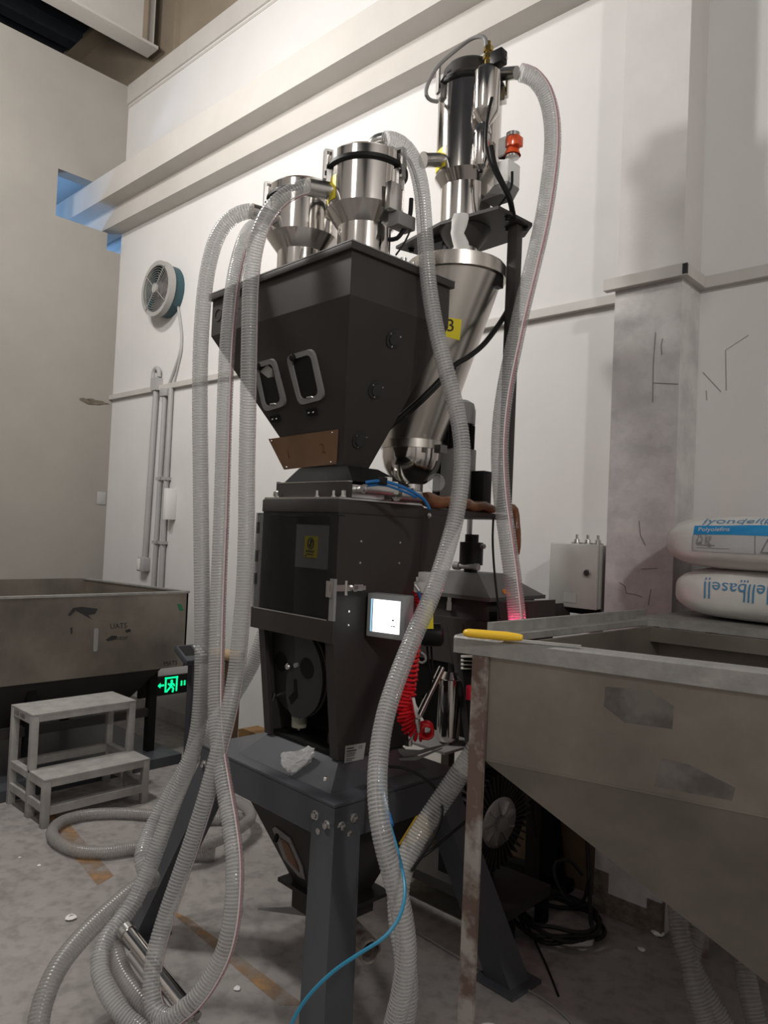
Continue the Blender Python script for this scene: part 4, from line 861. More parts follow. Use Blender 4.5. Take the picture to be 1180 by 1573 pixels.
# white cloth sleeve hanging from the loader neck
b = MB(); rings = []
for x, y, w_ in ((708, 329, 11), (707, 336, 13), (705, 348, 11.5), (703, 358, 10), (707, 372, 12), (711, 388, 11), (714, 402, 9)):
    c = at(x, y, 2.72); hw = w_ / FOC * 2.72; k_ = random.uniform(.85, 1.1)
    rings.append([c + RT * (math.cos(2 * PI * i / 14) * hw * (1 + .08 * math.sin(3 * i + y))) - FW * (math.sin(2 * PI * i / 14) * hw * .55 * k_) for i in range(14)])
b.loft(rings); obj('cloth_sleeve', b, 'cloth', label='white cloth sleeve hanging under the tall loader above the cone lid', cat='cloth')

# ---- small platform behind the cabinet, with drive motor and wrapping
pf = root('rear_platform', L(-.17, .66, 1.30), 'dark steel shelf bracketed to the back of the mixing cabinet', 'shelf')
b = LM(); b.box(-.42, -.028, .39, .93, 1.575, 1.596); obj('shelf', b, 'paint', pf, smooth=0)
b = LM(); b.prism([(-.03, .388, 1.5745), (-.03, .62, 1.5745), (-.03, .388, 1.25)], (-.012, 0, 0)); obj('gusset', b, 'paint', pf, smooth=0)
b = LM(); b.prism([(-.41, .388, 1.5745), (-.41, .62, 1.5745), (-.41, .388, 1.25)], (.012, 0, 0)); obj('gusset', b, 'paint', pf, smooth=0)
b = LM(); b.hexbolt((-.027, .42, 1.57), (1, 0, 0), .007, .006); obj('bolt', b, 'zinc', pf)
mo = root('drive_motor', at(705, 770, 3.02), 'grey upright drive motor with fan cowl behind the cone hopper', 'motor')
q_ = at(706, 690, 3.02); mz = lambda y: at(706, y, 3.02).z
b = MB(); b.lathe((q_.x, q_.y, mz(652)), (0, 0, 1), [(.06, 0), (.06, .055), (.052, .085), (.03, .098), (.001, .10)], 32); obj('fan_cowl', b, 'gasket', mo, smooth=30)
b = MB(); b.lathe((q_.x, q_.y, mz(690)), (0, 0, 1), [(.05, 0), (.05, mz(652) - mz(690))], 32); obj('body', b, 'paint_in', mo)
for k in range(20):
    a = 2 * PI * k / 20; d = Vector((math.cos(a), math.sin(a), 0)); w_ = Vector((-d.y, d.x, 0)) * .0025
    b = MB(); c = Vector((q_.x, q_.y, 0)); b.hexa([c + d * r + w_ * s + Vector((0, 0, z)) for z in (mz(690), mz(654)) for r, s in ((.048, -1), (.06, -1), (.06, 1), (.048, 1))]); obj('cooling_fin', b, 'paint_in', mo, smooth=0)
b = MB(); b.box(q_.x - .055, q_.x + .05, q_.y - .05, q_.y + .05, 1.5965, mz(690), .004); obj('gearbox', b, 'gasket', mo)
b = MB(); b.box(q_.x - .12, q_.x - .058, q_.y - .02, q_.y + .03, 1.5965, mz(645), .004); obj('dark_backplate', b, 'paint_in', mo)
b = MB(); p_ = at(738, 750, 3.0); b.box(p_.x - .035, p_.x + .035, p_.y - .03, p_.y + .03, 1.5965, at(738, 724, 3.0).z, .004); obj('terminal_box', b, 'black', label='black upright terminal box on the rear shelf between two hoses', cat='box')
b = MB(); p_ = at(722, 677, 3.0); b.cyl(p_ - RT * .03, p_ + RT * .012, .008); obj('eye_bolt', b, 'black', mo)
# sight glass cup
b = MB(); p_ = at(665, 742, 2.70); b.lathe(p_ + Vector((0, .02, 0)), (.6, -.8, .1), [(.028, 0), (.032, .003), (.032, .03), (.028, .03), (.026, .006)], 28); obj('sight_glass_cup', b, 'clear', label='small clear round sight glass beside the cone hopper bowl', cat='sight glass')
# brown wrapping film roll and hanging end
b = MB(); P_ = spline([at(651, 768, 2.62), at(680, 771, 2.68), at(710, 775, 2.76), (at(735, 778, 2.84)), at(757, 781, 2.90)], .02); b.tube(P_, .024, 12, rf=lambda k, a: .026 + .005 * math.sin(k * 1.3 + a * 9) - .0005 * k); obj('wrapped_pipe', b, 'brownfilm', label='pipe wrapped in brown film lying on the rear shelf', cat='pipe')
b = MB(); b.tube(spline([at(782, 778, 2.9), at(790, 785, 2.9), at(796, 805, 2.9), at(793, 830, 2.9), at(794, 852, 2.9)], .02), .012, 8, rf=lambda k, a: .014 + .006 * math.sin(k * 1.1 + a * 6)); obj('hanging_film', b, 'brownfilm', label='crumpled strip of brown film hanging off the rear shelf end', cat='film')

# ---- touch screen
sc_c = at(592, 947, MFI and 2.36); U_ = (R3 @ Vector((.975, .22, 0))).normalized(); N_ = (R3 @ Vector((.22, -.975, 0))).normalized(); V_ = Vector((0, 0, 1))
ts = root('touch_screen', sc_c - V_ * .08, 'small grey touch screen panel glowing white on the cabinet side', 'screen')
def sbox(u0, u1, v0, v1, n0, n1, m, nm, bev=0):
    b = MB(); Mx = Matrix.Translation(sc_c) @ Matrix((U_, -N_, V_)).transposed().to_4x4(); b.box(u0, u1, -n1, -n0, v0, v1, bev, Mx); return obj(nm, b, m, ts, smooth=40 if bev else 0)
sbox(-.072, .072, -.07, .07, -.055, 0, 'bezel', 'housing', .004)
sbox(-.055, .055, -.052, .052, 0, .002, 'screen', 'display')
sbox(-.0555, -.049, -.052, .052, .002, .0028, 'screen_b', 'side_menu'); sbox(-.049, -.047, -.052, .052, .002, .003, 'ink', 'menu_line')
sbox(.028, .034, -.012, -.007, .002, .003, 'ink', 'menu_icon'); sbox(.024, .030, -.030, -.027, .002, .003, 'bag_grey', 'menu_text'); sbox(.032, .040, -.030, -.027, .002, .003, 'bag_grey', 'menu_text')
b = MB(); b.tube([sc_c - N_ * .055, sc_c - N_ * .11 - U_ * .02], .02, 12); obj('mount_arm', b, 'black', ts)
# air valve block and pneumatic bits beside the screen
av = root('air_valve_block', at(646, 905, 2.38), 'white pneumatic valve block above the red coil hose', 'valve')
p_ = at(647, 902, 2.40); b = MB(); b.box(p_.x - .02, p_.x + .02, p_.y - .015, p_.y + .015, p_.z - .018, p_.z + .018, .004); obj('body', b, 'white', av)
p_ = at(655, 888, 2.42); b = MB(); b.box(p_.x - .02, p_.x + .02, p_.y - .02, p_.y + .02, p_.z - .02, p_.z + .02, .004); obj('upper_body', b, 'white', av)
b = MB(); b.tube([at(637, 898, 2.38), at(644, 908, 2.38)], .005, 8); b.cyl(at(641, 893, 2.39), at(641, 886, 2.39), .006); obj('push_fitting', b, 'zinc', av)
b = MB(); b.tube(spline([at(643, 909, 2.38), at(647, 922, 2.38), at(650, 935, 2.39)], .01), .005, 8); obj('valve_tube', b, 'blue', label='short blue air tube below the white valve block', cat='tube')
# ---- red coil hose with blow gun
ch = root('coil_air_hose', at(645, 1130, 2.42), 'bright red coiled air hose hanging beside the mixing cabinet', 'air hose')
path = spline([at(640, 905, 2.44), at(645, 940, 2.44), at(642, 985, 2.42), at(637, 1010, 2.42), at(632, 1035, 2.42), at(625, 1065, 2.42), at(622, 1085, 2.42), at(627, 1108, 2.42), at(638, 1122, 2.42), at(652, 1124, 2.42)], .004)
path = resample(path, .0012); pts = []; tl = len(path)
s_ = 0; ang = 0
for i in range(1, tl - 1):
    d = (path[i + 1] - path[i - 1]).normalized(); q0 = (FW - d * FW.dot(d)).normalized(); q1 = d.cross(q0); f = i / tl
    rad = .008 + .022 * min(1, max(0, (f - .36) / .35)) if f > .36 else (.012 if f < .2 else .004)
    pitch = .0155 if f > .3 and f < .62 else .0112; ang += 2 * PI * .0012 / (pitch if f > .34 or f < .2 else .05)
    pts.append(path[i] + q0 * math.cos(ang) * rad + q1 * math.sin(ang) * rad)
b = MB(); b.tube(pts[::2], .0048, 7); obj('coil', b, 'red', ch)
ec = at(655, 1120, 2.41); b = MB(); pts = []
for i in range(150):
    a = i / 150 * 2 * PI * 6; k = i / 150; ax = -FW; pts.append(ec + ax * (k * .06 - .02) + RT * math.cos(a) * .020 + UP * math.sin(a) * .020)
b.tube(pts, .005, 7); obj('coil_end', b, 'red', ch)
bg = root('blow_gun', at(640, 1110, 2.37), 'silver air blow gun nozzle hooked into the red coil hose', 'blow gun')
b = MB(); b.tube([at(635, 1072, 2.37), at(641, 1102, 2.37)], .005, 10); obj('nozzle', b, 'white', bg)
b = MB(); b.lathe(at(641, 1102, 2.37), at(643, 1125, 2.37) - at(641, 1102, 2.37), [(.006, 0), (.010, .004), (.010, .018), (.007, .02), (.007, .04), (.004, .05)], 14); obj('fitting', b, 'zinc', bg)
b = MB(); b.tube(spline([at(646, 1002, 2.42), at(652, 1006, 2.42), at(654, 1014, 2.42), at(648, 1018, 2.42), at(642, 1015, 2.42)], .005), .004, 8); obj('hook', b, 'gasket', bg)
# crumpled clear bag on the table
bm = bmesh.new(); bmesh.ops.create_icosphere(bm, subdivisions=4, radius=1); random.seed(3)
dirs = [(Vector((random.gauss(0, 1), random.gauss(0, 1), random.gauss(0, 1))).normalized(), random.uniform(.55, 1.0)) for _ in range(26)]
cbag = atz(456, 1190, .702); b = MB(); vs = []
for v in bm.verts:
    d = v.co.normalized(); r_ = min(o_ / max(.12, d.dot(n_)) for n_, o_ in dirs if d.dot(n_) > .12); r_ = min(r_, 1.25); r_ *= 1 + .16 * abs(mnoise.noise(d * 3.1)) + .10 * abs(mnoise.noise(d * 7.0 + Vector((3, 1, 2)))) - .10
    lx_ = d.x * r_ * .068; ly_ = d.y * r_ * .05; lz_ = max(.001, .045 + d.z * r_ * .052)
    lz_ += max(0, lx_ * .45); vs.append(cbag + RT * lx_ + Vector((FW.x, FW.y, 0)).normalized() * ly_ + Vector((0, 0, lz_)))
bm.verts.index_update(); b.add(vs, [[v.index for v in f.verts] for f in bm.faces]); bm.free()
obj('plastic_bag', b, 'film', smooth=8, label='crumpled clear plastic bag lying on the blue-grey stand', cat='bag')
random.seed(11)

# ================================================================== REAR MACHINES
# ---- dark hopper dryer unit with lid
du_ = root('dryer_unit', (-1.93, 2.66, .40), 'dark lidded hopper unit standing behind the mixing cabinet', 'dryer')
LZ = 1.262
b = MB(); b.frus((-2.20, -1.70, 2.45, 2.86), LZ + .0, (-2.06, -1.84, 2.56, 2.75), LZ + .085); obj('lid', b, 'lidgrey', du_, smooth=0)
b = MB(); b.box(-2.205, -1.695, 2.445, 2.865, LZ - .016, LZ); obj('lid_flange', b, 'lidgrey', du_, smooth=0)
b = MB(); b.box(-2.17, -1.73, 2.48, 2.83, 1.165, LZ - .016); obj('body', b, 'paint', du_, smooth=0)
b = MB(); b.box(-1.925, -1.90, 2.462, 2.48, 1.19, 1.225); b.box(-1.922, -1.903, 2.462, 2.478, 1.225, 1.25); obj('lid_latch', b, 'zinc', du_, smooth=0)
b = MB(); b.lathe((-1.94, 2.64, LZ + .085), (0, 0, 1), [(.03, 0), (.03, .03), (.052, .032), (.052, .13), (.03, .132), (.03, .165)], 24); vp_ = obj('vacuum_pot', b, 'black', du_, smooth=30)
b = MB(); b.cyl((-1.99, 2.6, LZ + .11), (-1.88, 2.6, LZ + .11), .012); b.lathe((-2.0, 2.6, LZ + .11), (1, 0, 0), [(.018, 0), (.018, .03)], 10); b.lathe((-1.89, 2.6, LZ + .11), (1, 0, 0), [(.016, 0), (.016, .02)], 10); obj('clamp_screw', b, 'gasket', du_)
b = MB(); b.cyl((-1.9, 2.64, LZ + .20), (-1.87, 2.64, LZ + .20), .01); obj('side_screw', b, 'gasket', du_)
b = MB(); b.cyl((-1.955, 2.64, LZ + .25), (-1.955, 2.64, 1.60), .012); obj('lift_rod', b, 'gasket', du_)
b = MB(); b.box(-2.22, -1.66, 2.43, 2.88, .98, 1.165); obj('upper_frame', b, 'paint', du_, smooth=0)
b = MB(); b.frus((-2.03, -1.88, 2.55, 2.72), .60, (-2.21, -1.72, 2.44, 2.86), .98); obj('lower_cone', b, 'paint_in', du_, smooth=0)
for (x, y) in ((-2.2, 2.44), (-1.72, 2.82), (-2.2, 2.82)):
    b = MB(); b.box(x, x + .045, y, y + .045, .0, .98); obj('leg', b, 'paint', du_, smooth=0)
lg = [aty(x, y, 2.42) for x, y in ((688, 960), (708, 958), (734, 1190), (722, 1192))]
b = MB(); b.prism(lg, (0, .03, 0)); obj('front_leg', b, 'paint', du_, smooth=0)
cab_ = [aty(x, y, 2.40) for x, y in ((707, 1000), (775, 1000), (780, 1180), (727, 1180))]
b = MB(); b.prism(cab_, (0, .05, 0)); obj('control_panel', b, 'paint_in', du_, smooth=0)
for k in range(4):
    y = 1006 + k * 6; b = MB(); b.prism([aty(708, y, 2.395), aty(768, y + .6, 2.395), aty(768, y + 4.5, 2.385), aty(708, y + 4, 2.385)], (0, .004, 0)); obj('louvre', b, 'zinc', du_, smooth=0)
b = MB(); b.prism([aty(x, y, 2.393) for x, y in ((728, 1049), (768, 1049), (768, 1078), (728, 1078))], (0, .006, 0)); obj('switch_plate', b, 'orange', du_, smooth=0)
q_ = aty(731, 1062, 2.39); b = MB(); b.lathe(q_, (-.2, -1, 0), [(.02, 0), (.02, .025), (.016, .03)], 20); b.box(q_.x - .012, q_.x + .006, q_.y - .05, q_.y - .025, q_.z - .028, q_.z + .028, .003); obj('rotary_switch', b, 'redpl', du_)
b = MB(); b.prism([aty(x, y, 2.80) for x, y in ((800, 930), (856, 927), (858, 948), (802, 950))], (0, .10, 0)); obj('side_housing', b, 'paint', du_, smooth=0)
b = MB(); q_ = aty(776, 916, 2.60); b.lathe(q_ - Vector((0, 0, .03)), (0, 0, 1), [(.026, 0), (.026, .01), (.024, .012), (.02, .045), (.012, .058), (.001, .06)], 18); obj('signal_lamp', b, 'orange', label='small orange signal lamp behind the hose at the trough corner', cat='lamp')
b = MB(); b.prism([aty(x, y, 2.44) for x, y in ((764, 925), (812, 924), (812, 960), (764, 960))], (0, .2, 0)); obj('lamp_shelf', b, 'paint', du_, smooth=0)
b = MB(); b.prism([at(x, y, 2.62) for x, y in ((648, 925), (665, 922), (666, 966), (650, 966))], FW * .02); obj('yellow_tag', b, 'yellow', label='small yellow tag on the dark unit right of the touch screen', cat='tag', smooth=0)
b = MB(); q_ = at(664, 975, 2.66); b.lathe(q_, RT, [(.03, -.05), (.042, -.03), (.042, .03), (.03, .04)], 20); obj('black_valve', b, 'blackgloss', label='black round valve body behind the hose under the yellow tag', cat='valve')
# stainless filter bowl on a little shelf, with pneumatic rod
fb = root('filter_bowl', aty(688, 1140, 2.42), 'shiny stainless steel filter bowl right of the red coil hose', 'filter')
q_ = aty(688, 1140, 2.42); h_ = aty(688, 1030, 2.42).z - q_.z
b = MB(); b.lathe(q_, (0, 0, 1), [(.03, 0), (.044, .012), (.047, .03), (.047, h_ - .05), (.052, h_ - .05), (.052, h_ - .03), (.045, h_ - .028), (.03, h_)], 32); obj('bowl', b, 'chrome', fb, smooth=40)
b = MB(); b.tube([q_ + Vector((0, 0, h_)), q_ + Vector((0, 0, h_ + .03))], .012, 10); obj('neck', b, 'black', fb)
b = MB(); b.prism([q_ + Vector(v) for v in ((-.22, -.10, -.012), (.08, -.12, -.012), (.08, .12, -.012), (-.22, .12, -.012))], (0, 0, .01)); obj('shelf_plate', b, 'gasket', fb, smooth=0)
b = MB(); q2 = at(628, 1132, 2.62); b.lathe(q2 - Vector((0, 0, .03)), (0, 0, 1), [(.014, 0), (.014, .02), (.02, .022), (.02, .06), (.012, .07)], 16); b.cyl(at(641, 1135, 2.62), at(641, 1112, 2.62), .012); obj('regulator', b, 'chrome', fb)
b = MB(); b.tube([at(644, 1100, 2.7), at(679, 1026, 2.8)], .014, 12); obj('pneumatic_rod', b, 'chrome', label='slanting silver pneumatic rod behind the red coil hose', cat='rod')
b = MB(); b.tube([at(648, 1072, 2.74), at(668, 1050, 2.76)], .005, 6); b.tube(spline([at(655, 980, 2.7), at(659, 1020, 2.7), at(663, 1048, 2.7), at(652, 1068, 2.72)], .02), .004, 6); b.tube(spline([at(662, 985, 2.72), at(664, 1020, 2.72), at(665, 1045, 2.72)], .02), .004, 6); obj('thin_cables', b, 'black', label='thin black cables hanging in the gap beside the red coil hose', cat='cable')
b = MB(); b.prism([at(x, y, 2.52) for x, y in ((612, 1150), (645, 1152), (690, 1141), (640, 1158), (612, 1160))], (0, 0, -.006)); b.prism([at(x, y, 2.5) for x, y in ((605, 1166), (640, 1162), (680, 1148), (640, 1166))], (0, 0, -.005)); obj('bracket_plate', b, 'gasket', label='flat grey bracket plate behind the table edge below the red hose', cat='bracket', smooth=0)
# ---- ring blower with motor
rb = root('ring_blower', (-1.72, 2.5, .10), 'dark finned ring blower under the steel tank, behind its leg', 'blower')
BC = Vector((-1.655, 2.5, .382)); BA = Vector((1, -.12, -.05)).normalized(); Bu = Vector((0, 1, 0)); Bu = (Bu - BA * Bu.dot(BA)).normalized(); Bv = BA.cross(Bu)
b = MB(); b.lathe(BC - BA * .09, BA, [(.11, 0), (.172, .012), (.178, .05), (.172, .085), (.11, .092)], 48); obj('housing', b, 'paint_in', rb, smooth=40)
for k in range(44):
    a = 2 * PI * k / 44; d = Bu * math.cos(a) + Bv * math.sin(a); w_ = (Bv * math.cos(a) - Bu * math.sin(a)) * .004
    b = MB(); b.hexa([BC + d * r + w_ * s + BA * h for h in (-.085, .008) for r, s in ((.10, -.6), (.196, -1), (.196, 1), (.10, .6))]); obj('rib', b, 'paint', rb, smooth=0)
b = MB(); b.lathe(BC, BA, [(.095, .003), (.10, .009), (.088, .012), (.01, .012)], 40); obj('cover_plate', b, 'alu', rb, smooth=30)
b = MB(); b.lathe(BC + BA * .012, BA, [(.032, 0), (.03, .018), (.02, .022)], 20); obj('hub', b, 'gasket', rb)
for k in range(9):
    a = 2 * PI * k / 9 + .2; d = Bu * math.cos(a) + Bv * math.sin(a); w_ = (Bv * math.cos(a) - Bu * math.sin(a)); b = MB()
    b.hexa([BC + d * r + w_ * s + BA * h for h in (.012, .02) for r, s in ((.03, -.004), (.088, .012), (.085, .020), (.03, .004))]); obj('vane', b, 'zinc', rb, smooth=0)
b = MB(); b.cyl(BC - BA * .09, BC - BA * .34, .085, n=28); b.cyl(BC - BA * .34, BC - BA * .38, .08, .06, 28); obj('motor_body', b, 'gasket', rb)
for k in range(26):
    a = 2 * PI * k / 26; d = Bu * math.cos(a) + Bv * math.sin(a); w_ = (Bv * math.cos(a) - Bu * math.sin(a)) * .0035
    b = MB(); b.hexa([BC + d * r + w_ * s - BA * h for h in (.11, .33) for r, s in ((.082, -1), (.108, -1), (.108, 1), (.082, 1))]); obj('motor_fin', b, 'alu', rb, smooth=0)
b = MB(); b.box(-2.12, -1.50, 2.36, 2.66, .10, .14); obj('base_plate', b, 'paint', rb, smooth=0)
b = MB(); b.box(-1.88, -1.72, 2.42, 2.58, .14, .24); obj('pedestal', b, 'paint_in', rb, smooth=0)
for x in (-2.10, -1.54):
    for y in (2.37, 2.61): b = MB(); b.box(x, x + .04, y, y + .04, 0, .10); obj('foot', b, 'paint_in', rb, smooth=0)
b = MB(); b.tube([BC + Vector((-.05, .02, .17)), BC + Vector((-.05, .02, .23))], .03, 16); obj('outlet_stub', b, 'black', rb)
# ---- rear rack post standing by the pillar
rk = root('rack_post', (-1.66, 2.86, 0), 'dark upright rack post with a cross rail standing left of the pillar foot', 'post')
pt0 = aty(820, 1180, 2.9); pt1 = aty(850, 1350, 2.9)
b = MB(); b.prism([aty(x, y, 2.9) for x, y in ((812, 1150), (840, 1150), (858, 1362), (824, 1350))], (0, .06, 0)); obj('post', b, 'paint_in', rk, smooth=0)
b = MB(); b.box(-2.1, -1.56, 2.9, 2.96, .0, .05); obj('floor_rail', b, 'paint_in', rk, smooth=0)
b = MB(); b.box(-1.95, -1.45, 2.99, 3.04, .0, .46); obj('brown_board', b, 'brownboard', label='dark brown board leaning on the wall behind the rack post', cat='board', smooth=0)
b = MB(); b.box(-2.55, -2.16, 2.70, 2.86, .02, .34, .006); yb = obj('yellow_box', b, 'yellowbox', label='yellow steel box on the floor behind the stand', cat='box')
# board and cardboard tube seen between hoses and cabinet
b = MB(); P_ = [aty(x, y, 2.85) for x, y in ((366, 1120), (372, 1119), (416, 1135), (416, 1160), (366, 1148))]; b.prism(P_, (0, .12, 0)); obj('wooden_block', b, 'wood', label='orange-brown wooden block seen left of the cabinet foot', cat='block', smooth=0)
b = MB(); b.box(min(p.x for p in P_) + .01, max(p.x for p in P_) - .01, 2.87, 2.95, 0, min(p.z for p in P_)); obj('block_support', b, 'brownboard', label='dark support under the orange-brown wooden block', cat='support', smooth=0)
b = MB(); p_ = at(322, 1003, 4.4); q_ = at(372, 1009, 4.35); b.lathe(p_, q_ - p_, [(.03, 0), (.034, 0), (.034, (q_ - p_).length), (.03, (q_ - p_).length)], 24); ct_ = obj('cardboard_tube', b, 'tube_tan', label='tan cardboard tube lying level behind the hanging hoses', cat='tube')
b = MB(); d_ = (q_ - p_).normalized(); c_ = p_ + d_ * .15; b.box(c_.x - .12, c_.x - .02, c_.y - .08, c_.y + .08, .0, c_.z - .036); obj('crate', b, 'brownboard', label='dark crate carrying the cardboard tube', cat='crate', smooth=0)
# ---- cable coil on the floor at the pillar
b = MB(); cc = atz(858, 1420, .012); pts = []
for i in range(240):
    a = i / 240 * 2 * PI * 5; k = i / 240; rr_ = .155 + .014 * math.sin(5 * a * .37) + .01 * math.sin(i * .7); pts.append(cc + Vector((math.cos(a) * rr_, math.sin(a) * rr_, .004 + .05 * k + .006 * math.sin(2.3 * a))))
tail = spline([pts[-1], atz(905, 1400, .08), aty(900, 1340, 2.78), aty(880, 1290, 2.85), aty(862, 1240, 2.9), aty(820, 1185, 2.9)][:1] + [atz(908, 1418, .06), aty(905, 1350, 2.75), aty(902, 1280, 2.78), aty(897, 1230, 2.8)], .03)
b.tube(pts + tail[1:], .0085, 8); obj('cable_coil', b, 'black', label='coil of black cable on the floor left of the pillar foot', cat='cable')
b = MB(); b.tube(spline([aty(905, 1350, 2.70), aty(895, 1385, 2.70), aty(870, 1380, 2.70), aty(852, 1345, 2.70), aty(855, 1325, 2.72), aty(875, 1322, 2.74), aty(895, 1345, 2.74)], .02), .007, 8); obj('cable_loop', b, 'black', label='loose black cable loop hanging above the floor coil', cat='cable')
b = MB(); b.tube(spline([aty(798, 1178, 2.8), aty(806, 1210, 2.8), aty(817, 1240, 2.8), aty(826, 1290, 2.8)], .02), .008, 8); obj('dangling_cable', b, 'black', label='black cable dropping in front of the wall right of the blower', cat='cable')
b = MB(); b.tube([aty(790, 1208, 2.8), aty(812, 1190, 2.85)], .003, 6); obj('thin_wire', b, 'black', label='thin straight wire crossing the dangling cable right of the blower', cat='wire')

# ================================================================== RIGHT STEEL TANK
tk = root('steel_tank', (-.45, 2.0, 0), 'large worn stainless steel feed tank filling the lower right', 'tank')
TZ = 1.25
NL, NR, FL, FR = Vector((-1.138, 1.508, 0)), Vector((.20, 1.83, 0)), Vector((-1.10, 2.52, 0)), Vector((.25, 2.62, 0))
def quadpt(u, v, z): p = (NL * (1 - u) + NR * u) * (1 - v) + (FL * (1 - u) + FR * u) * v; return Vector((p.x, p.y, z))
def slab(u0, u1, v0, v1, z0, z1, m, nm, s=0):
    b = MB(); b.hexa([quadpt(u, v, z) for z in (z0, z1) for u, v in ((u0, v0), (u1, v0), (u1, v1), (u0, v1))]); return obj(nm, b, m, tk, smooth=s)
# rolled front rim
ring_ = [(0, -.043), (0, -.006), (.004, -.001), (.010, 0), (.052, 0), (.056, -.004), (.056, -.02), (.05, -.02), (.008, -.02), (.008, -.043)]
fd = (NR - NL).normalized(); fi = Vector((-fd.y, fd.x, 0))
b = MB(); b.loft([[NL + fd * s + fi * o_ + Vector((0, 0, TZ + h - (.012 * (s / 1.3) if h < -.03 else 0))) for o_, h in ring_] for s in (-.012, 1.36)]); obj('front_rim', b, 'tankrim', tk, 30)
slab(.0, .035, .07, 1, TZ - .02, TZ - .002, 'tankrim', 'left_rim')
slab(-.006, .006, .13, 1.0, TZ - .03, TZ + .026, 'tankrim', 'left_board')
slab(.052, 1.0, .012, .018, .95, TZ - .02, 'tank', 'front_panel'); slab(.044, .052, .018, .97, .95, TZ - .022, 'tank', 'left_panel'); slab(.02, 1.0, .965, .972, .95, TZ - .03, 'tank', 'rear_panel')
slab(.0, 1.0, .93, 1.40, TZ - .022, TZ + .004, 'tankrim', 'rear_ledge'); slab(.03, 1.0, .90, .93, TZ - .07, TZ - .024, 'tank', 'ledge_lip')
OUT = [Vector((-.32, 1.92, .42)), Vector((-.12, 1.92, .42)), Vector((-.12, 2.12, .42)), Vector((-.32, 2.12, .42))]
b = MB(); b.hexa(OUT + [quadpt(.052, .012, .95), quadpt(1, .012, .95), quadpt(1, .97, .95), quadpt(.048, .97, .95)]); obj('sloped_bottom', b, 'tank', tk, smooth=0)
slab(.052, 1.0, .0105, .012, .949, .953, 'tank', 'weld_seam')
lx_ = quadpt(.034, .012, 0)
b = MB(); b.box(lx_.x - .012, lx_.x + .032, lx_.y - .006, lx_.y + .004, 0, TZ - .045); b.box(lx_.x - .012, lx_.x - .006, lx_.y + .004, lx_.y + .04, 0, TZ - .045); obj('leg', b, 'rust', tk, smooth=0)
for u, v in ((.95, .02), (.95, 1.33), (.06, 1.33)):
    l_ = quadpt(u, v, 0); b = MB(); b.box(l_.x, l_.x + .045, l_.y, l_.y + .006, 0, TZ - .045); b.box(l_.x, l_.x + .006, l_.y + .006, l_.y + .045, 0, TZ - .045); obj('leg', b, 'rust', tk, smooth=0)
# adhesive residue patches on the front panel
for nm, px in (('adhesive_patch', ((930, 1055), (1000, 1060), (1036, 1085), (1033, 1120), (960, 1110), (928, 1085))), ('adhesive_patch', ((1017, 1165), (1060, 1175), (1130, 1210), (1125, 1230), (1005, 1208)))):
    fn_ = (NR - NL).normalized(); nn_ = Vector((fn_.y, -fn_.x, 0)); fp0 = quadpt(.052, .012, 1.1)
    P_ = [atp(x, y, fp0 + nn_ * .0005, nn_) for x, y in px]; P_ = [p for p in P_]
    b = MB(); b.prism(P_, nn_ * .0008); obj(nm, b, 'residue', tk, smooth=0, label='dark grey adhesive residue')
b = MB(); b.cyl(quadpt(.55, .955, 1.12) - Vector((0, .04, 0)), quadpt(.55, .968, 1.20) - Vector((0, .04, 0)), .003); obj('inner_rod', b, 'zinc', tk)
# knife on the rim
kn = root('knife', atz(760, 975, TZ + .001), 'knife with a chunky yellow handle lying on the tank rim', 'knife')
k0, k1, k2 = atz(712, 972, TZ + .012), atz(803, 980, TZ + .012), atz(893, 994, TZ + .004)
kd = (k1 - k0).normalized(); kw = Vector((-kd.y, kd.x, 0)); rings = []
KL = (k1 - k0).length
for t, w_, h_ in ((0, .004, .004), (.02, .009, .008), (.08, .0125, .0105), (.3, .0135, .011), (.55, .0125, .011), (.72, .015, .0115), (.82, .0155, .0105), (.93, .011, .009), (1, .008, .007)):
    c = k0.lerp(k1, t); c.z = TZ + .0125; rings.append([c + kw * (w_ * math.cos(2 * PI * i / 14)) + Vector((0, 0, h_ * math.sin(2 * PI * i / 14))) for i in range(14)])
b = MB(); b.loft(rings); obj('handle', b, 'knife', kn, smooth=60)
b = MB(); bz = TZ + .006; v = [k1 + kw * .009, k1 - kw * .009, k2 - kw * .004, k2 + kw * .012]; b.prism([Vector((p.x, p.y, bz)) for p in v], (0, 0, .0015)); obj('blade', b, 'zinc', kn, smooth=0)
# white pail by the tank leg
b = MB(); q_ = atz(752, 1630, 0); b.lathe(q_, (0, 0, 1), [(.032, 0), (.038, .07), (.041, .072), (.041, .082), (.036, .082), (.034, .07)], 32); obj('white_pail', b, 'white', label='small white pail on the floor beside the tank leg', cat='pail')

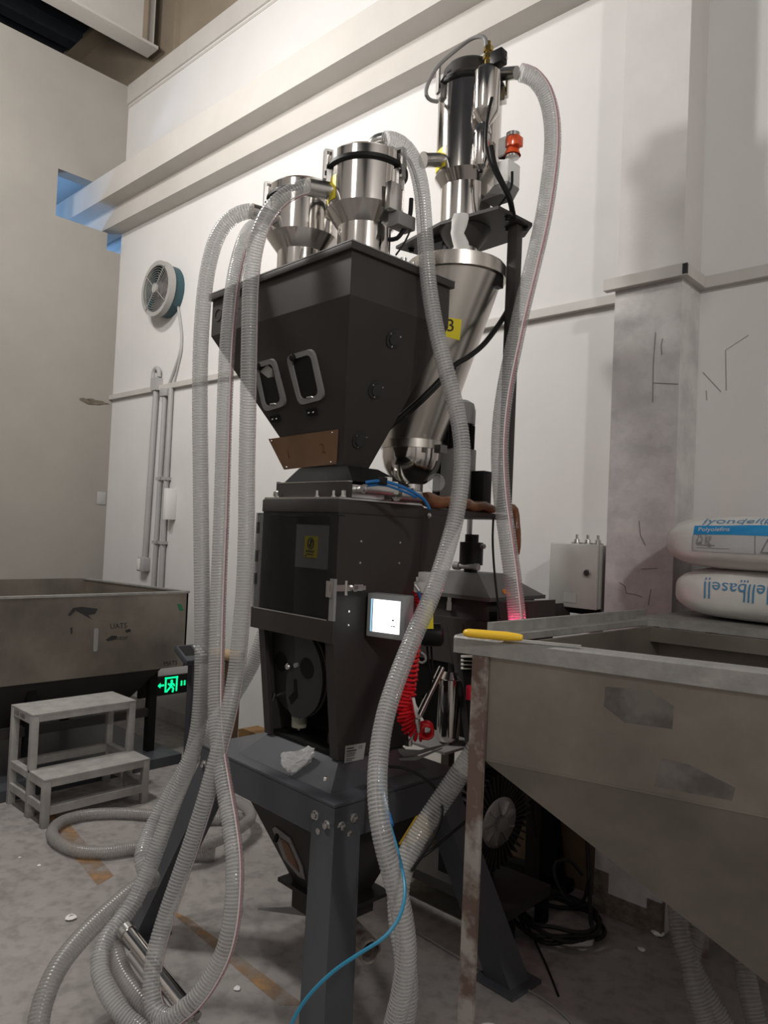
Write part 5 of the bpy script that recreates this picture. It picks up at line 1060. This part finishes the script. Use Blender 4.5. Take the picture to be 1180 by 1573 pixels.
# ---- two sacks on the rear ledge
def sack(name, x0, yc, z0, ln, wd, ht, label, twist):
    rt = root(name, Vector((x0 + ln / 2, yc, z0)), label, 'sack', 'resin sacks stacked on the tank')
    cx = x0 + ln / 2
    def S(u, ph, e=0.0):   # u -1..1 along the sack, ph angle (pi = front, pi/2 = top)
        k = max(0.0, 1 - abs(u) ** 5) ** .42; k2 = max(0.02, 1 - abs(u) ** 7) ** .25
        c, s = math.cos(ph), math.sin(ph); sg = lambda a, p: math.copysign(abs(a) ** p, a)
        wav = 1 + .03 * math.sin(4 * u + 2 * ph + twist) + .015 * math.sin(11 * u + 5 * ph + twist)
        y = yc + sg(c, .6) * (wd / 2 * k2 + e) * wav; z = z0 + ht / 2 + sg(s, .62) * (ht / 2 * max(k, .06) + e) * (wav if s > 0 else 1)
        a = math.radians(4); X = u * (ln / 2 + e); dx = X; 
        return Vector((cx + dx * math.cos(a) - 0, y + dx * math.sin(a) * -1.0, z))
    n, mseg = 40, 36; rings = [[S(-1 + 2 * j / mseg, 2 * PI * i / n) for i in range(n)] for j in range(mseg + 1)]
    b = MB(); b.loft(rings); obj('sack_body', b, 'bag', rt, smooth=60)
    return rt, S
BX = aty(1036, 900, 2.72).x
s_lo, S_lo = sack('resin_sack', BX + .015, 2.76, TZ + .006, .80, .40, .178, 'lower white plastic sack with upside-down blue lettering on tank ledge', 1.0)
s_up, S_up = sack('resin_sack', BX - .012, 2.74, TZ + .176, .80, .42, .188, 'upper white plastic sack with blue band and upright lettering', 2.4)
HT_ = .155
def sackfn(S, u0, ph0, ln, wd, flip=1, e=.0015):
    return lambda x, y: S(u0 + flip * x * .74 / (ln / 2), ph0 - flip * y / .16, e)
def patch(S, u0, u1, p0, p1, m, parent, nm, nu=14, nv=8, e=.001):
    b = MB(); b.add([S(u0 + (u1 - u0) * i / nu, p0 + (p1 - p0) * j / nv, e) for j in range(nv + 1) for i in range(nu + 1)], [(j * (nu + 1) + i, j * (nu + 1) + i + 1, (j + 1) * (nu + 1) + i + 1, (j + 1) * (nu + 1) + i) for j in range(nv) for i in range(nu)]); return obj(nm, b, m, parent, smooth=60)
obj('printed_name', text_mb('lyondellbasell', .088, sackfn(S_lo, -.66, 3.0, .8, .4, -1), align='RIGHT', sub=.012), 'bag_ink', s_lo, smooth=0)
obj('printed_name', text_mb('lyondellbasell', .085, sackfn(S_up, -.60, 2.42, .8, .42, 1), sub=.012), 'bag_ink', s_up, smooth=0)
patch(S_up, -.66, .6, 2.69, 3.03, 'bag_blue', s_up, 'blue_band'); patch(S_up, -.66, .6, 3.035, 3.33, 'bag_panel', s_up, 'grey_panel')
obj('printed_text', text_mb('Polyolefins', .034, sackfn(S_up, -.62, 2.87, .8, .42, 1, .003), sub=.012), 'white', s_up, smooth=0)
obj('printed_text', text_mb('25 kg', .034, sackfn(S_up, -.63, 3.10, .8, .42, 1, .003), sub=.012), 'bag_grey', s_up, smooth=0)
patch(S_up, -.62, -.46, 3.17, 3.18, 'bag_grey', s_up, 'printed_line', 4, 1, .003); patch(S_up, -.62, -.34, 3.22, 3.23, 'bag_grey', s_up, 'printed_line', 4, 1, .003); patch(S_up, -.66, .6, 3.33, 3.338, 'bag_grey', s_up, 'printed_line', 14, 1, .003); patch(S_up, -.66, -.655, 3.03, 3.33, 'bag_grey', s_up, 'printed_line', 1, 5, .003); patch(S_up, -.15, -.145, 3.03, 3.33, 'bag_grey', s_up, 'printed_line', 1, 5, .003)
tri = [(-.10, 3.27), (.0, 3.27), (-.05, 3.08)]
for u in (-.645, -.615, -.36, -.335, -.31, -.13): patch(S_lo, u, u + .012, 2.66, 2.76, 'bag_ink', s_lo, 'printed_stroke', 1, 3, .002)
for u in (-.595, -.27, -.12, -.095, -.07): patch(S_up, u, u + .012, 2.60, 2.66, 'bag_ink', s_up, 'printed_stroke', 1, 3, .002)
b = MB(); b.tube(resample([S_up(*tri[0], .003), S_up(*tri[1], .003), S_up(*tri[2], .003), S_up(*tri[0], .003)], .02), .002, 6); obj('recycling_triangle', b, 'bag_grey', s_up)

# ================================================================== HOSES
def hose(ctrl, r, label, group='clear ribbed hoses', m='hose', pitch=.0095, stripe=(.30,), straight=True, rib=.022, n=16, cuff=None, sm='stripe'):
    pts = resample(spline(ctrl, .02), pitch / 4)
    base = pts[0] if pts[0].z < pts[-1].z else pts[-1]
    rt = root('hose', base, label, 'hose', group)
    b = MB(); b.tube(pts, r, n, caps=False, rf=lambda k, a: r * (1 + rib * math.cos(2 * PI * (k / 4 - a)))); to = obj('tube', b, m, rt, smooth=180)
    ra = to.data.attributes.new('rib', 'FLOAT', 'POINT'); ra.data.foreach_set('value', [.5 + .5 * math.cos(2 * PI * (k / 4 - i / n)) for k in range(len(pts)) for i in range(n)])
    # coloured stripes lie along the tube: same transport frame as the tube
    up = None; S_ = []
    P = pts
    fr = []
    for k in range(len(P)):
        d = (P[min(k + 1, len(P) - 1)] - P[max(k - 1, 0)]).normalized()
        if up is None:
            q = Vector((0, 0, 1)) if abs(d.z) < .9 else Vector((1, 0, 0)); up = (q - d * q.dot(d)).normalized()
        else: up = (up - d * up.dot(d)).normalized()
        fr.append((up.copy(), d.cross(up)))
    for i, a in enumerate(stripe):
        A = 2 * PI * a; w_ = .09
        vs = []; fs = []
        idx = list(range(0, len(P), 3))
        for k in idx:
            u_, v_ = fr[k]
            for da in (-w_, w_): vs.append(P[k] + (u_ * math.cos(A + da) + v_ * math.sin(A + da)) * r * (1.02 + rib))
        for j in range(len(idx) - 1): fs.append((2 * j, 2 * j + 1, 2 * j + 3, 2 * j + 2))
        b = MB(); b.add(vs, fs); obj('stripe', b, ('stripe', 'stripe_w')[i % 2], rt, smooth=60)
    return rt
HR = .0262
hose([at(592, 214, 2.50), at(607, 216, 2.48), at(624, 228, 2.46), at(638, 252, 2.44), at(648, 295, 2.42), at(653, 360, 2.40), at(658, 430, 2.37), at(668, 495, 2.35), at(683, 560, 2.33), at(699, 620, 2.32), at(709, 675, 2.30), at(709, 730, 2.28), at(701, 790, 2.26), at(685, 850, 2.22), at(663, 915, 2.16), at(637, 975, 2.10), at(611, 1040, 2.03), at(592, 1100, 1.97), at(582, 1160, 1.92), at(580, 1220, 1.86), at(587, 1280, 1.82), at(602, 1340, 1.80), at(617, 1400, 1.79), at(624, 1460, 1.79), at(618, 1520, 1.80), at(604, 1580, 1.82), atz(580, 1690, .04), atz(545, 1760, .03), atz(480, 1800, .03)],
     HR, 'clear ribbed hose looping from the near loader down past the touch screen', stripe=(.62, .66))
hose([at(472, 287, 2.42), at(450, 294, 2.40), at(425, 312, 2.39), at(404, 342, 2.38), at(391, 385, 2.38), at(385, 440, 2.38), at(383, 520, 2.38), at(381, 620, 2.39), at(379, 720, 2.39), at(378, 820, 2.38), at(375, 900, 2.37), at(370, 960, 2.36), at(363, 1030, 2.34), at(352, 1090, 2.31), at(337, 1150, 2.27), at(318, 1220, 2.24), at(296, 1290, 2.22), at(275, 1350, 2.20), at(253, 1415, 2.17), at(238, 1470, 2.13), at(233, 1520, 2.09), at(240, 1556, 2.06), at(262, 1566, 2.04), at(300, 1590, 2.02), atz(350, 1640, .06)],
     HR, 'clear ribbed hose from the near loader inlet hanging closest to the cabinet', stripe=(.55, .60))
hose([at(402, 345, 2.80), at(385, 352, 2.72), at(370, 385, 2.60), at(358, 440, 2.54), at(350, 520, 2.50), at(346, 600, 2.48), at(343, 700, 2.46), at(340, 800, 2.44), at(336, 900, 2.42), at(333, 1000, 2.38), at(332, 1080, 2.33), at(336, 1150, 2.28), at(345, 1210, 2.22), at(355, 1270, 2.16), at(361, 1330, 2.10), at(358, 1400, 2.06), at(347, 1455, 2.04), at(326, 1500, 2.03), at(299, 1537, 2.02), at(268, 1562, 2.02), at(240, 1585, 2.03), atz(205, 1640, .035), atz(160, 1660, .032)],
     HR, 'clear ribbed hose in the middle of the left hanging trio with pale stripe', stripe=(.80, .84))
hose([at(386, 324, 2.63), at(368, 328, 2.62), at(348, 342, 2.61), at(331, 370, 2.60), at(319, 415, 2.59), at(312, 470, 2.58), at(308, 540, 2.57), at(307, 620, 2.56), at(308, 720, 2.55), at(309, 820, 2.53), at(310, 900, 2.51), at(311, 980, 2.49), at(310, 1050, 2.47), at(304, 1120, 2.45), at(288, 1180, 2.44), at(266, 1235, 2.43), at(246, 1290, 2.40), at(225, 1345, 2.37), at(200, 1395, 2.32), at(165, 1440, 2.24), at(153, 1480, 2.18), at(163, 1520, 2.13), at(190, 1560, 2.09), at(230, 1595, 2.05), atz(280, 1660, .035), atz(330, 1690, .032)],
     HR, 'leftmost clear ribbed hose hanging from the far loader inlet', stripe=(.45,))
hose([at(800, 112, 2.795), at(818, 118, 2.78), at(836, 140, 2.77), at(847, 178, 2.76), at(849, 225, 2.75), at(843, 285, 2.74), at(833, 345, 2.73), at(818, 410, 2.72), at(802, 475, 2.71), at(788, 540, 2.70), at(776, 600, 2.69), at(769, 660, 2.68), at(768, 715, 2.67), at(772, 770, 2.66), at(780, 830, 2.65), at(788, 890, 2.64), at(794, 945, 2.63), at(797, 1010, 2.62)],
     .0315, 'long clear ribbed hose from the tall loader down behind the tank', stripe=(.12, .16))
hose([at(752, 1112, 2.12), at(738, 1140, 2.12), at(715, 1175, 2.12), at(690, 1212, 2.12), at(664, 1250, 2.11), at(640, 1288, 2.09), at(622, 1325, 2.06), at(612, 1370, 2.02), at(614, 1420, 1.98), at(622, 1470, 1.95), at(625, 1530, 1.94), at(615, 1600, 1.94), atz(605, 1690, .035), atz(620, 1780, .033)],
     .030, 'clear ribbed hose slanting from behind the tank leg down under the stand', stripe=())
hose([at(408, 968, 2.95), at(392, 1010, 2.95), at(372, 1048, 2.95), at(350, 1082, 2.95), at(322, 1120, 2.93), at(296, 1160, 2.90), at(262, 1220, 2.85), at(232, 1275, 2.78), at(219, 1315, 2.70), at(226, 1345, 2.66)],
     .030, 'clear hose slanting from behind the cabinet down to the floor at left', stripe=())
# old cloudy hoses lying on the floor
def fh(px, r, z=None): return [atz(x, y, r * 1.05 if z is None else z[i]) for i, (x, y) in enumerate(px)]
r_ = .027
hose(fh([(330, 1312), (268, 1312), (215, 1303), (165, 1309), (120, 1307), (90, 1294), (80, 1278), (95, 1262), (130, 1252), (180, 1249), (230, 1252), (280, 1258), (340, 1258), (385, 1256)], r_), r_, 'cloudy ribbed hose coiled on the floor before the step stool', stripe=(), m='hose_old')
hose(fh([(228, 1330), (262, 1316), (310, 1300), (352, 1282), (384, 1258), (378, 1240), (350, 1228)], r_, [r_ * 1.05, .06, .085, .085, .085, .085, .085]), r_, 'cloudy hose curling on the floor behind the hanging hoses', stripe=(), m='hose_old')
hose([at(238, 1348, 2.5), at(205, 1368, 2.42), at(165, 1402, 2.32), at(126, 1440, 2.22), at(92, 1482, 2.13), at(70, 1528, 2.06), at(58, 1580, 2.0), atz(60, 1660, .035), atz(90, 1720, .032)], .029, 'cloudy hose running off the lower left corner of the floor', stripe=(), m='hose_old')
hose([at(212, 1380, 2.36), at(186, 1408, 2.32), at(176, 1448, 2.26), at(186, 1490, 2.2), at(212, 1530, 2.14), at(246, 1568, 2.09)], .027, 'cloudy hose beside the steel suction lance at lower left', stripe=(), m='hose_old')
for k, (px, lab) in enumerate(((((1180, 1415), (1158, 1440), (1146, 1480), (1152, 1530), (1168, 1590)), 'rightmost dark coiled hose under the tank'), (((1105, 1365), (1078, 1410), (1062, 1460), (1066, 1510), (1090, 1590)), 'middle dark coiled hose under the tank'), (((1040, 1360), (1042, 1400), (1050, 1450), (1080, 1520), (1120, 1590)), 'leftmost dark coiled hose under the tank near the pillar'))):
    hose([at(x, y, 2.3 - .05 * i - .0 * k) for i, (x, y) in enumerate(px)] + [atz(px[-1][0] + 25, 1680, .034), atz(px[-1][0] + 70, 1740, .033)], .030, lab, stripe=(), m='hose_old', group='hoses coiled under the tank')
# steel suction lance
sl = root('suction_lance', at(285, 1555, 2.06), 'shiny stainless suction lance lying among the hoses at lower left', 'lance')
p_, q_ = at(193, 1428, 2.22), at(300, 1566, 2.03)
b = MB(); b.tube([p_, q_], .022, 24, caps=True); obj('outer_pipe', b, 'chrome', sl)
b = MB(); d_ = (q_ - p_).normalized(); b.lathe(p_ - d_ * .005, d_, [(.026, 0), (.026, .02), (.0225, .02)], 24); obj('hose_clamp', b, 'zinc', sl)
b = MB(); b.tube([p_ + RT * -.012 + UP * -.038 + d_ * .05, q_ + RT * -.012 + UP * -.038], .014, 14); obj('side_pipe', b, 'alu', sl)
# ================================================================== SMALL TUBES AND CABLES
def cable(name, ctrl, r, m, label, cat='cable', n=8):
    b = MB(); b.tube(spline(ctrl, .015), r, n); return obj(name, b, m, label=label, cat=cat)
cable('air_tube', [at(583, 1176, 2.16), at(586, 1205, 2.13), at(592, 1235, 2.08), at(599, 1265, 2.0), at(609, 1300, 1.88), at(619, 1340, 1.76), at(622, 1375, 1.70), at(613, 1410, 1.66), at(590, 1440, 1.63), at(555, 1463, 1.62), at(515, 1490, 1.62), at(480, 1523, 1.62), at(457, 1555, 1.62), at(444, 1590, 1.62), at(432, 1680, 1.64), atz(425, 1800, .006), atz(380, 1860, .006)], .0042, 'cyan', 'long blue air tube curving in front of the stand leg', 'tube')
cable('air_tube', [at(586, 1178, 2.2), at(590, 1215, 2.12), at(597, 1250, 2.05)], .005, 'blue', 'short thicker blue tube entering the coupling on the long tube', 'tube')
b = MB(); b.cyl(at(596, 1250, 2.02), at(601, 1268, 1.99), .0085, n=12); obj('tube_coupling', b, 'blue', label='dark blue coupling joining the two blue air tubes', cat='coupling')
cable('power_cable', [at(592, 1178, 2.25), at(615, 1179, 2.22), at(640, 1188, 2.19), at(662, 1204, 2.16), at(676, 1225, 2.14), at(679, 1250, 2.05), at(672, 1275, 2.03), at(655, 1305, 2.02), at(632, 1338, 2.02)], .0045, 'black', 'black cable curving over the stand top beside the slanting hose')
cable('power_cable', [at(742, 1240, 2.3), at(700, 1275, 2.3), at(660, 1308, 2.28), at(628, 1330, 2.25)], .005, 'black', 'straight black cable in front of the blower motor fins')
cable('power_cable', [at(792, 452, 2.90), at(778, 480, 2.84), at(762, 505, 2.78), at(742, 530, 2.72), at(720, 548, 2.66), at(700, 560, 2.61), at(675, 585, 2.585), at(650, 610, 2.575), at(625, 632, 2.575), at(600, 655, 2.585), at(585, 668, 2.60)], .010, 'black', 'thick black cable sagging in front of the cone hopper')
cable('power_cable', [at(700, 566, 2.61), at(675, 592, 2.585), at(650, 617, 2.575), at(624, 640, 2.575)], .0045, 'black', 'thin black cable running along the thick cable on the cone hopper')
cable('power_cable', [at(758, 795, 2.75), at(757, 830, 2.74), at(759, 870, 2.72), at(763, 910, 2.68), at(768, 950, 2.6)], .0042, 'black', 'thin black cable hanging from the rear shelf to the tank corner')
cable('air_tube', [at(562, 741, 2.33), at(585, 739, 2.32), at(610, 745, 2.33), at(635, 756, 2.35), at(652, 768, 2.37), at(660, 782, 2.38)], .0055, 'blue', 'bright blue air tube arching across the slide gate', 'tube')
cable('air_tube', [at(565, 746, 2.34), at(590, 745, 2.33), at(618, 754, 2.34), at(640, 764, 2.36)], .004, 'blue', 'second blue air tube beside the arching one on the slide gate', 'tube')
b = MB(); q_ = at(588, 739, 2.32); b.box(q_.x - .012, q_.x + .012, q_.y - .01, q_.y + .01, q_.z - .012, q_.z + .012, .003); obj('tube_clip', b, 'black', label='black clip holding the blue air tubes above the slide gate', cat='clip')
cable('floor_cable', fh([(640, 1432), (690, 1462), (735, 1487), (790, 1510), (850, 1545), (905, 1600)], .004), .004, 'gasket', 'thin grey cable lying on the floor beneath the tank')
cable('floor_cable', [atz(812, 1425, .01), atz(838, 1480, .004), atz(858, 1530, .004)], .004, 'black', 'short dark cable on the floor right of the splayed leg')
# red pilot lamp behind the tank board, lighting the hose end
b = MB(); q_ = at(812, 962, 2.66); b.ball(q_, .012, 12); obj('pilot_lamp', b, 'glow_red', label='small glowing red pilot lamp behind the tank board', cat='lamp')
l = bpy.data.lights.new('pilot_light', 'POINT'); l.energy = .8; l.color = (1, .05, .18); l.shadow_soft_size = .014; lo = bpy.data.objects.new('pilot_light', l); COL.objects.link(lo); lo.location = q_ - FW * .02 + RT * -.02 + UP * .015
